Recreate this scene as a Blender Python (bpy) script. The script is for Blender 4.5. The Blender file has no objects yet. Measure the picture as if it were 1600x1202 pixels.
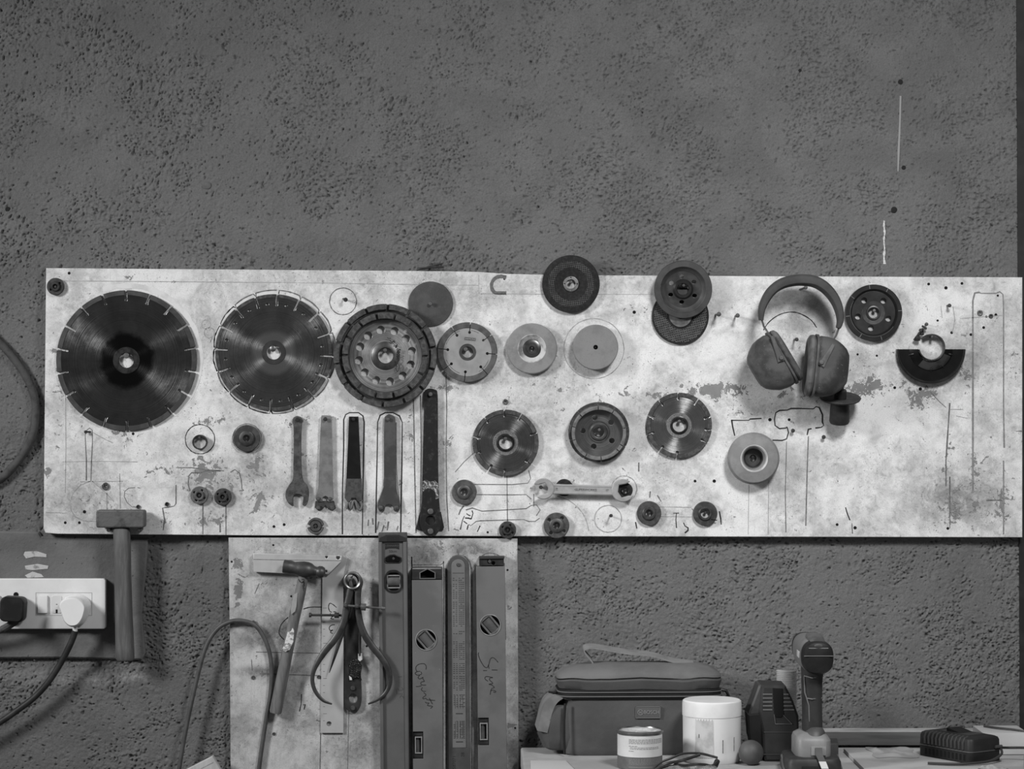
import bpy, bmesh, math, random
import numpy as np
from mathutils import Vector, Matrix
random.seed(7)
PI = math.pi
SC = bpy.context.scene
COL = SC.collection
# ------------------------------------------------------------------ camera, world, lights
D = 4.2            # camera to wall
CAMZ = 1.55
F = 3818.0         # focal length in pixels of the 1600 wide frame
cam_d = bpy.data.cameras.new('camera'); cam = bpy.data.objects.new('camera', cam_d); COL.objects.link(cam)
cam.location = (0, -D, CAMZ); cam.rotation_euler = (PI/2, 0, 0)
cam_d.sensor_width = 36.0; cam_d.lens = 36.0*F/1600; cam_d.clip_start = 0.05
SC.camera = cam
SC.view_settings.view_transform = 'Standard'; SC.view_settings.look = 'None'
SC.view_settings.exposure = 0.0; SC.view_settings.gamma = 1.0; SC.view_settings.use_curve_mapping = False
w = bpy.data.worlds.new('room_air'); SC.world = w; w.use_nodes = True
w.node_tree.nodes['Background'].inputs[0].default_value = (1, 1, 1, 1)
w.node_tree.nodes['Background'].inputs[1].default_value = 0.13
def area(name, loc, target, size, power, spread):
    ld = bpy.data.lights.new(name, 'AREA'); ld.energy = power; ld.shape = 'RECTANGLE'; ld.size = size[0]; ld.size_y = size[1]; ld.spread = math.radians(spread)
    o = bpy.data.objects.new(name, ld); COL.objects.link(o); o.location = loc
    o.rotation_euler = (Vector(target)-Vector(loc)).to_track_quat('-Z', 'Y').to_euler()
    return o
area('workshop_lamp', (0.75, -1.75, CAMZ+1.05), (0.36, 0, CAMZ-0.34), (0.40, 0.40), 10.8, 95)
area('window_daylight', (-2.3, -1.6, CAMZ+0.8), (0.35, 0, CAMZ-0.55), (0.45, 0.55), 13.2, 78)

# ------------------------------------------------------------------ coordinates
def S(d): return (D-d)/F                                    # metres per photo pixel at distance d off the wall
def P(px, py, d=0.0): return Vector(((px-800)*S(d), -d, CAMZ+(601-py)*S(d)))
DB = 0.022        # face of the big board
DL = 0.019        # face of the lower board
ZB = CAMZ-0.617   # bench top

# ------------------------------------------------------------------ tagging
def tag(o, label=None, cat=None, group=None, kind=None):
    if label: o['label'] = label
    if cat: o['category'] = cat
    if group: o['group'] = group
    if kind: o['kind'] = kind
    return o
def thing(name, label, cat, loc, group=None, rot=(0, 0, 0)):
    o = bpy.data.objects.new(name, None); COL.objects.link(o); o.location = loc; o.rotation_euler = rot
    o.empty_display_size = 0.02
    return tag(o, label, cat, group)

# ------------------------------------------------------------------ mesh builder (pixel units: x right, y up, h towards the viewer)
class MB:
    def __init__(s, k=1.0, raw=False):
        s.v = []; s.f = []; s.k = k; s.raw = raw            # raw: plain x,y,z metres
    def V(s, x, y, h):
        s.v.append((x, y, h)); return len(s.v)-1
    def grid(s, rings, closed_u=True, cap0=False, cap1=False):
        idx = [[s.V(*p) for p in r] for r in rings]
        n = len(idx[0])
        for a, b in zip(idx, idx[1:]):
            for i in range(n if closed_u else n-1):
                j = (i+1) % n
                s.f.append((a[i], a[j], b[j], b[i]))
        if cap0: s.f.append(tuple(reversed(idx[0])))
        if cap1: s.f.append(tuple(idx[-1]))
        return s
    def lathe(s, prof, n=64, c=(0, 0), a0=None, a1=None, squash=1.0):
        """profile [(r,h)] revolved about the axis that points at the viewer"""
        full = a0 is None
        if full: angs = [2*PI*i/n for i in range(n)]
        else: angs = [a0+(a1-a0)*i/n for i in range(n+1)]
        rings = []
        for a in angs:
            rings.append([(c[0]+r*math.cos(a), c[1]+r*math.sin(a)*squash, h) for r, h in prof])
        if full: rings.append(rings[0])
        idx = []
        for k, r in enumerate(rings):
            if full and k == len(rings)-1: idx.append(idx[0])
            else: idx.append([s.V(*p) for p in r])
        m = len(prof)
        for a, b in zip(idx, idx[1:]):
            for i in range(m-1): s.f.append((a[i], b[i], b[i+1], a[i+1]))
        if not full:
            s.f.append(tuple(idx[0])); s.f.append(tuple(reversed(idx[-1])))
        return s
    def arc_block(s, r0, r1, a0, a1, h0, h1, n=10, c=(0, 0), b=0.6):
        prof = [(r0, h0), (r1, h0), (r1, h1-b), (r1-b, h1), (r0+b, h1), (r0, h1-b), (r0, h0)]
        return s.lathe(prof, n, c, a0, a1)
    def poly(s, outer, h0, h1, bevel=0.0):
        """prism of a simple outline without holes, bevelled front edge"""
        n = len(outer)
        area2 = sum(outer[i][0]*outer[(i+1) % n][1]-outer[(i+1) % n][0]*outer[i][1] for i in range(n))
        if area2 < 0: outer = outer[::-1]
        rings = [[(x, y, h0) for x, y in outer]]
        if bevel > 0:
            ins = []
            for i in range(n):
                p, q, r = Vector(outer[i-1]), Vector(outer[i]), Vector(outer[(i+1) % n])
                d1 = (q-p); d2 = (r-q)
                if d1.length < 1e-9: d1 = d2
                if d2.length < 1e-9: d2 = d1
                d1.normalize(); d2.normalize()
                nn = Vector((-d1.y-d2.y, d1.x+d2.x))
                if nn.length < 1e-6: nn = Vector((-d1.y, d1.x))
                nn.normalize(); cs = max(0.5, nn.dot(Vector((-d1.y, d1.x))))
                ins.append((q.x+nn.x*bevel/cs, q.y+nn.y*bevel/cs))
            rings.append([(x, y, h1-bevel) for x, y in outer]); rings.append([(x, y, h1) for x, y in ins])
        else: rings.append([(x, y, h1) for x, y in outer])
        return s.grid(rings, True, True, True)
    def plate(s, outer, holes, h0, h1, bevel=0.0):
        """prism of an outline with holes, through a filled 2D curve"""
        cu = bpy.data.curves.new('tmp', 'CURVE'); cu.dimensions = '2D'; cu.fill_mode = 'BOTH'
        cu.extrude = max(1e-5, (h1-h0)/2-bevel); cu.bevel_depth = bevel; cu.bevel_resolution = 1; cu.offset = -bevel
        for pl in [outer]+list(holes):
            sp = cu.splines.new('POLY'); sp.points.add(len(pl)-1); sp.use_cyclic_u = True
            for p, q in zip(sp.points, pl): p.co = (q[0], q[1], 0, 1)
        o = bpy.data.objects.new('tmp', cu); COL.objects.link(o)
        dg = bpy.context.evaluated_depsgraph_get()
        me = bpy.data.meshes.new_from_object(o.evaluated_get(dg))
        base = len(s.v); mid = (h0+h1)/2
        for v in me.vertices: s.v.append((v.co.x, v.co.y, v.co.z+mid))
        for p in me.polygons: s.f.append(tuple(base+i for i in p.vertices))
        bpy.data.objects.remove(o); bpy.data.curves.remove(cu); bpy.data.meshes.remove(me)
        return s
    def text(s, body, size, at, h, thick=0.3, rot=0.0, shear=0.0, ax='CENTER', space=1.0, sx=1.0):
        cu = bpy.data.curves.new('tmp', 'FONT'); cu.body = body; cu.size = size; cu.align_x = ax; cu.align_y = 'CENTER'
        cu.extrude = thick/2; cu.shear = shear; cu.space_character = space
        o = bpy.data.objects.new('tmp', cu); COL.objects.link(o)
        dg = bpy.context.evaluated_depsgraph_get()
        me = bpy.data.meshes.new_from_object(o.evaluated_get(dg))
        base = len(s.v); c, sn = math.cos(rot), math.sin(rot)
        for v in me.vertices:
            x, y = v.co.x*sx, v.co.y
            s.v.append((at[0]+x*c-y*sn, at[1]+x*sn+y*c, h+thick/2+v.co.z))
        for p in me.polygons: s.f.append(tuple(base+i for i in p.vertices))
        bpy.data.objects.remove(o); bpy.data.curves.remove(cu); bpy.data.meshes.remove(me)
        return s
    def box(s, x0, x1, y0, y1, h0, h1, b=0.0):
        if b <= 0:
            return s.grid([[(x0, y0, h0), (x1, y0, h0), (x1, y1, h0), (x0, y1, h0)], [(x0, y0, h1), (x1, y0, h1), (x1, y1, h1), (x0, y1, h1)]], True, True, True)
        bm = bmesh.new(); bmesh.ops.create_cube(bm, size=1.0)
        for v in bm.verts: v.co = Vector(((x0+x1)/2+v.co.x*(x1-x0), (y0+y1)/2+v.co.y*(y1-y0), (h0+h1)/2+v.co.z*(h1-h0)))
        b = min(b, 0.45*min(abs(x1-x0), abs(y1-y0), abs(h1-h0)))
        bmesh.ops.bevel(bm, geom=bm.edges[:], offset=b, segments=2, profile=0.7, affect='EDGES')
        return s.add_bm(bm)
    def add_bm(s, bm, M=None):
        base = len(s.v); bm.verts.index_update()
        for v in bm.verts:
            c = M @ v.co if M else v.co
            s.v.append((c.x, c.y, c.z))
        for f in bm.faces: s.f.append(tuple(base+v.index for v in f.verts))
        bm.free(); return s
    def tube(s, pts, r, n=10, caps=True, squash=None):
        """tube along 3D points; r a number or one per point; squash: (a,b) scale of the section along side/other axis"""
        pts = [Vector(p) for p in pts]; m = len(pts)
        rr = r if isinstance(r, (list, tuple)) else [r]*m
        rings = []; up = None
        for i in range(m):
            t = (pts[min(i+1, m-1)]-pts[max(i-1, 0)])
            t = t.normalized() if t.length > 1e-9 else Vector((0, 0, 1))
            if up is None:
                up = Vector((0, 0, 1)) if abs(t.z) < 0.9 else Vector((1, 0, 0))
            side = t.cross(up)
            if side.length < 1e-6: side = t.orthogonal()
            side.normalize(); up = side.cross(t).normalized()
            a, b = squash if squash else (1, 1)
            rings.append([tuple(pts[i]+side*math.cos(2*PI*j/n)*rr[i]*a+up*math.sin(2*PI*j/n)*rr[i]*b) for j in range(n)])
        return s.grid(rings, True, caps, caps)
    def strokes(s, lines, width, h, thick=0.25, jit=0.0):
        """flat pen lines lying on a face"""
        for ln in lines:
            ln = [Vector(p) for p in ln]; L = []; R = []
            for i, p in enumerate(ln):
                t = ln[min(i+1, len(ln)-1)]-ln[max(i-1, 0)]
                if t.length < 1e-9: t = Vector((1, 0))
                t.normalize(); nn = Vector((-t.y, t.x)); wd = width*0.5*(1+random.uniform(-jit, jit))
                L.append(p+nn*wd); R.append(p-nn*wd)
            a = [(q.x, q.y, h) for q in L]; b = [(q.x, q.y, h+thick) for q in L]; c = [(q.x, q.y, h+thick) for q in R]; d = [(q.x, q.y, h) for q in R]
            s.grid([[a[i], b[i], c[i], d[i]] for i in range(len(ln))], True, True, True)
        return s
    def build(s, name, m, parent=None, loc=(0, 0, 0), rot=(0, 0, 0), smooth=35):
        me = bpy.data.meshes.new(name)
        k = s.k
        if s.raw: vs = s.v
        else: vs = [(x*k, -h*k, y*k) for x, y, h in s.v]
        me.from_pydata(vs, [], s.f)
        bm = bmesh.new(); bm.from_mesh(me)
        bmesh.ops.recalc_face_normals(bm, faces=bm.faces[:]); bm.to_mesh(me); bm.free()
        me.polygons.foreach_set('use_smooth', [smooth > 0]*len(me.polygons))
        if smooth > 0: me.set_sharp_from_angle(angle=math.radians(smooth))
        me.materials.append(m)
        o = bpy.data.objects.new(name, me); COL.objects.link(o); o.location = loc; o.rotation_euler = rot
        if parent: o.parent = parent
        return o

def circ(r, n=40, c=(0, 0), a0=0.0, sq=1.0): return [(c[0]+r*math.cos(a0+2*PI*i/n), c[1]+sq*r*math.sin(a0+2*PI*i/n)) for i in range(n)]
def arc(c, r, a0, a1, n=16, ry=None): return [(c[0]+r*math.cos(math.radians(a0+(a1-a0)*i/n)), c[1]+(ry or r)*math.sin(math.radians(a0+(a1-a0)*i/n))) for i in range(n+1)]
def rrect(x0, x1, y0, y1, r, n=5):
    return arc((x1-r, y1-r), r, 0, 90, n)+arc((x0+r, y1-r), r, 90, 180, n)+arc((x0+r, y0+r), r, 180, 270, n)+arc((x1-r, y0+r), r, 270, 360, n)
def rotp(pts, a, c=(0, 0)):
    a = math.radians(a); cs, sn = math.cos(a), math.sin(a)
    return [(c[0]+(x-c[0])*cs-(y-c[1])*sn, c[1]+(x-c[0])*sn+(y-c[1])*cs) for x, y in pts]
def spline(pts, n=6):
    pts = [Vector(p) for p in pts]; out = []
    for i in range(len(pts)-1):
        p0 = pts[max(i-1, 0)]; p1 = pts[i]; p2 = pts[i+1]; p3 = pts[min(i+2, len(pts)-1)]
        for j in range(n):
            t = j/n
            out.append(0.5*((2*p1)+(p2-p0)*t+(2*p0-5*p1+4*p2-p3)*t*t+(3*p1-p0-3*p2+p3)*t**3))
    out.append(pts[-1]); return [tuple(p) for p in out]
def slotted(r, angs, ln, wd, e, n_arc=10):
    """outline of a segmented blade: radial keyhole slots"""
    angs = sorted(a % 360 for a in angs); out = []
    dw = math.degrees(math.asin(wd/2/r)); u0 = r-ln
    phi = math.asin(min(1, wd/2/e))
    for i, a in enumerate(angs):
        ar = math.radians(a); cs, sn = math.cos(ar), math.sin(ar)
        def pt(u, v): return (u*cs-v*sn, u*sn+v*cs)
        out.append(pt(r, -wd/2))
        for j in range(9):
            t = -phi-(2*PI-2*phi)*j/8
            out.append(pt(u0+e*math.cos(t), e*math.sin(t)))
        out.append(pt(r, wd/2))
        nx = angs[(i+1) % len(angs)]+(360 if i == len(angs)-1 else 0)
        for j in range(1, n_arc):
            t = math.radians(a+dw+(nx-a-2*dw)*j/n_arc); out.append((r*math.cos(t), r*math.sin(t)))
    return out

# ------------------------------------------------------------------ materials
def lin(v): v /= 255.0; return v/12.92 if v <= 0.04045 else ((v+0.055)/1.055)**2.4
def g(v): l = lin(v); return (l, l, l, 1)
class NT:
    def __init__(s, name):
        s.m = bpy.data.materials.new(name); s.m.use_nodes = True; s.t = s.m.node_tree; s.b = s.t.nodes['Principled BSDF']
    def n(s, typ, **kw):
        nd = s.t.nodes.new(typ)
        for k, v in kw.items(): setattr(nd, k, v)
        return nd
    def link(s, a, b): s.t.links.new(a, b)
    def inp(s, sock, v):
        if isinstance(v, bpy.types.NodeSocket): s.link(v, sock)
        else: sock.default_value = v
    def math(s, op, a, b=None, c=None, clamp=False):
        nd = s.n('ShaderNodeMath', operation=op); nd.use_clamp = clamp
        s.inp(nd.inputs[0], a)
        if b is not None: s.inp(nd.inputs[1], b)
        if c is not None: s.inp(nd.inputs[2], c)
        return nd.outputs[0]
    def vmath(s, op, a, b=None, out=0):
        nd = s.n('ShaderNodeVectorMath', operation=op); s.inp(nd.inputs[0], a)
        if b is not None: s.inp(nd.inputs[1], b)
        return nd.outputs[out]
    def noise(s, vec, scale, detail=4, rough=0.55, dist=0.0, dim='3D'):
        nd = s.n('ShaderNodeTexNoise', noise_dimensions=dim)
        if dim == '1D': s.inp(nd.inputs['W'], vec)
        else: s.inp(nd.inputs['Vector'], vec)
        nd.inputs['Scale'].default_value = scale; nd.inputs['Detail'].default_value = detail
        nd.inputs['Roughness'].default_value = rough; nd.inputs['Distortion'].default_value = dist
        return nd.outputs[0]
    def ramp(s, v, lo, hi, a=0.0, b=1.0):
        nd = s.n('ShaderNodeMapRange', interpolation_type='SMOOTHSTEP'); s.inp(nd.inputs[0], v)
        nd.inputs[1].default_value = lo; nd.inputs[2].default_value = hi; nd.inputs[3].default_value = a; nd.inputs[4].default_value = b
        return nd.outputs[0]
    def mix(s, f, a, b):
        nd = s.n('ShaderNodeMix', data_type='RGBA'); s.inp(nd.inputs[0], f); s.inp(nd.inputs[6], a); s.inp(nd.inputs[7], b)
        return nd.outputs[2]
    def coords(s, shift=True):
        tc = s.n('ShaderNodeTexCoord').outputs['Object']
        if not shift: return tc
        oi = s.n('ShaderNodeObjectInfo')
        off = s.n('ShaderNodeCombineXYZ'); r = s.math('MULTIPLY', oi.outputs['Random'], 37.0)
        for i in range(3): s.link(r, off.inputs[i])
        return s.vmath('ADD', tc, off.outputs[0])
    def bump(s, h, dist, strength=1.0):
        nd = s.n('ShaderNodeBump'); nd.inputs['Strength'].default_value = strength; nd.inputs['Distance'].default_value = dist
        s.link(h, nd.inputs['Height']); s.link(nd.outputs[0], s.b.inputs['Normal']); return nd
MATS = {}
def mat(name, v, rough=0.5, metal=0.0, v2=None, sc=60, lo=0.4, hi=0.65, bump=0.0, bsc=600, speck=None, spec=0.5, stretch=None, coat=0.0):
    """plain worn material: grey v, patches of v2 by noise, fine bump, specks"""
    if name in MATS: return MATS[name]
    t = NT(name); co = t.coords(); c = g(v)
    if stretch: co = t.vmath('MULTIPLY', co, stretch)
    if v2 is not None:
        nz = t.noise(co, sc, 6, 0.6)
        c = t.mix(t.ramp(nz, lo, hi), g(v), g(v2))
    if speck:
        nz = t.noise(co, speck[1], 3, 0.6); c = t.mix(t.ramp(nz, speck[2], speck[2]+0.05), c, g(speck[0]))
    t.inp(t.b.inputs['Base Color'], c)
    t.b.inputs['Roughness'].default_value = rough; t.b.inputs['Metallic'].default_value = metal
    t.b.inputs['Specular IOR Level'].default_value = spec if v >= 60 or metal > 0.2 else 0.25
    if coat: t.b.inputs['Coat Weight'].default_value = coat
    if bump: t.bump(t.noise(co, bsc, 5, 0.6), bump)
    MATS[name] = t.m; return t.m
def blade_mat(name, v, v2, rough=0.32, aniso=0.85, rings=900, hub=None, metal=0.85):
    """spun steel: fine concentric grooves, highlights fan out along the radius"""
    t = NT(name); tc = t.n('ShaderNodeTexCoord').outputs['Object']
    fl = t.vmath('MULTIPLY', tc, (1, 0, 1)); r = t.vmath('LENGTH', fl, None, 1)
    rn = t.noise(r, rings, 3, 0.7, dim='1D'); soft = t.noise(t.coords(), 35, 5, 0.6)
    f = t.math('ADD', t.math('MULTIPLY', rn, 0.6), t.math('MULTIPLY', soft, 0.6))
    c = t.mix(t.ramp(f, 0.35, 0.85), g(v), g(v2))
    if hub:
        for rr, col in hub: c = t.mix(t.ramp(t.math('ADD', r, t.math('MULTIPLY', t.math('SUBTRACT', soft, 0.5), rr*0.5)), rr*0.85, rr*1.12), g(col), c)
    t.inp(t.b.inputs['Base Color'], c); t.b.inputs['Metallic'].default_value = metal
    rg = t.ramp(t.math('ADD', t.math('MULTIPLY', rn, 0.5), t.math('MULTIPLY', soft, 0.5)), 0.3, 0.7, rough-0.07, rough+0.13); t.inp(t.b.inputs['Roughness'], rg)
    t.b.inputs['Anisotropic'].default_value = aniso
    tg = t.n('ShaderNodeTangent', direction_type='RADIAL', axis='Y'); t.link(tg.outputs[0], t.b.inputs['Tangent'])
    t.b.inputs['Anisotropic Rotation'].default_value = 0.25
    return t.m
def ellipses(t, co, lst):
    """max of soft ellipse fields (cx, cz, rx, rz, strength) in metres"""
    acc = None
    for cx, cz, rx, rz, st in lst:
        d = t.vmath('MULTIPLY', t.vmath('SUBTRACT', co, (cx, 0, cz)), (1/rx, 0, 1/rz))
        f = t.math('MULTIPLY', t.ramp(t.vmath('LENGTH', d, None, 1), 0.0, 1.0, 1.0, 0.0), st)
        acc = f if acc is None else t.math('MAXIMUM', acc, f)
    return acc
def wall_mat():
    t = NT('rough_cement_render'); co = t.coords(False)
    big = t.noise(co, 2.3, 4, 0.5); mid = t.noise(co, 9, 6, 0.65, 0.4); fine = t.noise(co, 420, 6, 0.7); lump = t.noise(co, 150, 5, 0.65, 0.3)
    c = t.mix(t.ramp(big, 0.32, 0.68), g(84), g(101))
    c = t.mix(t.math('MULTIPLY', t.ramp(mid, 0.36, 0.62), 0.55), g(108), c)
    c = t.mix(t.math('MULTIPLY', t.ramp(fine, 0.4, 0.65), 0.4), c, g(74))
    c = t.mix(t.math('MULTIPLY', t.ramp(t.noise(co, 260, 2, 0.5), 0.76, 0.79), 0.4), c, g(140))
    k0 = S(0); sm_ = ellipses(t, co, [((x_-800)*k0, CAMZ+(601-y_)*k0, rx_*k0, ry_*k0, q_) for x_, y_, rx_, ry_, q_ in ((130, 1064, 130, 16, .8), (205, 1058, 60, 12, .9), (60, 1060, 90, 14, .6))])
    c = t.mix(t.math('MULTIPLY', sm_, t.ramp(lump, 0.35, 0.6)), c, g(136))
    t.inp(t.b.inputs['Base Color'], c); t.b.inputs['Roughness'].default_value = 0.95; t.b.inputs['Specular IOR Level'].default_value = 0.15
    h = t.math('ADD', t.math('MULTIPLY', lump, 0.6), t.math('MULTIPLY', fine, 0.4))
    t.bump(h, 0.0022)
    return t.m
def _ncol(self, co, scale):
    nd = self.n('ShaderNodeTexNoise'); self.link(co, nd.inputs['Vector']); nd.inputs['Scale'].default_value = scale
    nd.inputs['Detail'].default_value = 3
    return self.vmath('SUBTRACT', nd.outputs[1], (0.5, 0.5, 0.5))
NT.n_color = _ncol
def board_mat(name, base, dark, under, peels, stains, wood=False):
    """painted board gone dirty: mottled paint, scuffs, flaked patches that show the grey sheet below"""
    t = NT(name); co = t.coords(False)
    m1 = t.noise(co, 9, 6, 0.62); m2 = t.noise(co, 38, 6, 0.65, 0.4); m3 = t.noise(co, 170, 4, 0.6)
    f = t.math('ADD', t.math('MULTIPLY', m1, 0.55), t.math('MULTIPLY', m2, 0.45))
    c = t.mix(t.ramp(f, 0.37, 0.60), g(dark), g(base)); m4 = t.noise(co, 80, 6, 0.7, 0.6); c = t.mix(t.math('MULTIPLY', t.ramp(m4, 0.50, 0.68), t.ramp(m1, 0.62, 0.40, 0.05, 0.6)), c, g(dark-38))
    c = t.mix(t.math('MULTIPLY', t.ramp(m3, 0.42, 0.25), 0.5), c, g(dark-25))
    if wood:
        gr = t.noise(t.vmath('MULTIPLY', co, (9, 1, 0.6)), 26, 5, 0.6, 0.6); c = t.mix(t.math('MULTIPLY', t.ramp(gr, 0.45, 0.75), 0.22), c, g(dark-22))
    sk = t.noise(co, 260, 3, 0.55); skz = t.ramp(t.noise(co, 14, 4, 0.6), 0.45, 0.7)
    c = t.mix(t.math('MULTIPLY', t.math('MULTIPLY', t.ramp(sk, 0.60, 0.66), skz), 0.8), c, g(under-30)); scr = t.noise(t.vmath('MULTIPLY', co, (2.2, 1, 0.18)), 130, 4, 0.6); c = t.mix(t.math('MULTIPLY', t.ramp(scr, 0.63, 0.72), 0.35), c, g(dark-35))
    gz = ellipses(t, co, stains) if stains else 0.0
    grit = t.noise(t.vmath('ADD', co, (2.3, 0, 5.1)), 150, 7, 0.75, 0.4); gm = t.math('MULTIPLY', t.ramp(grit, 0.50, 0.60), t.math('MULTIPLY_ADD', gz, 0.95, t.ramp(m1, 0.60, 0.42, 0.05, 0.28)), None, True)
    c = t.mix(t.math('MULTIPLY', gz, 0.45, None, True), c, g(dark-34)); c = t.mix(t.math('MULTIPLY', gm, 0.85), c, g(dark-62))
    c = t.mix(t.math('MULTIPLY', t.ramp(t.noise(co, 520, 3, 0.6), 0.40, 0.62), 0.16), c, g(dark-60))
    if stains:
        fs = ellipses(t, co, stains)
        sm = t.math('MULTIPLY', fs, t.ramp(t.noise(co, 34, 7, 0.7, 0.5), 0.34, 0.62, 0.1, 1.3)); c = t.mix(sm, c, g(dark-55))
    fp = ellipses(t, co, peels)
    pn = t.math('ADD', t.math('MULTIPLY_ADD', t.noise(co, 42, 9, 0.74, 0.8), 1.15, -0.30), t.math('MULTIPLY_ADD', t.noise(co, 150, 6, 0.7, 0.4), 0.55, t.math('MULTIPLY', fp, 0.27)))
    pm = t.ramp(pn, 0.735, 0.75); c = t.mix(pm, c, t.mix(t.ramp(m2, 0.3, 0.7), g(under), g(under+16)))
    t.inp(t.b.inputs['Base Color'], c); t.b.inputs['Roughness'].default_value = 0.62; t.b.inputs['Specular IOR Level'].default_value = 0.35
    h = t.math('SUBTRACT', t.math('MULTIPLY', m3, 0.25), pm); t.bump(h, 0.0004)
    return t.m

STEEL_D = mat('dark_steel', 62, 0.42, 0.75, 84, 50)
STEEL_M = mat('grey_steel', 118, 0.4, 0.8, 92, 60)
STEEL_L = mat('bright_steel', 190, 0.24, 0.95, 160, 60)
CHROME = mat('chrome', 206, 0.22, 0.55, 184, 40)
RUST = mat('rusted_steel', 84, 0.62, 0.5, 56, 90, bump=0.0006, bsc=420)
GALV = mat('dull_pin_spanner_steel', 138, 0.45, 0.55, 112, 45)
BLACK = mat('black_paint', 12, 0.45, 0.0, 20, 70)
BLACKM = mat('black_matt', 26, 0.7, 0.0, 40, 80)
DARKP = mat('dark_plastic', 40, 0.5, 0.0, 52, 60)
RUBBER = mat('rubber', 52, 0.78, 0.0, 66, 70, bump=0.0002, bsc=900)
FLANGE = mat('oxidised_flange_steel', 60, 0.55, 0.45, 82, 120)
SEG = mat('diamond_segment', 58, 0.7, 0.2, 82, 150, bump=0.0004, bsc=1500)
INK = mat('marker_ink', 42, 0.8)
INKS = mat('faded_marker_ink', 84, 0.85, 0, 112, 200)
PENCIL = mat('pencil_line', 132, 0.85, 0, 160, 160)
PAINTW = mat('white_overspray', 205, 0.7, 0, 185, 40)
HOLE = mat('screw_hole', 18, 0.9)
WHITEP = mat('white_plastic', 214, 0.32, 0.0, 206, 20)
CABLE = mat('grey_cable_sheath', 62, 0.55, 0.0, 74, 50)
CABLED = mat('dark_cable_sheath', 40, 0.5, 0.0, 52, 50)

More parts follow.
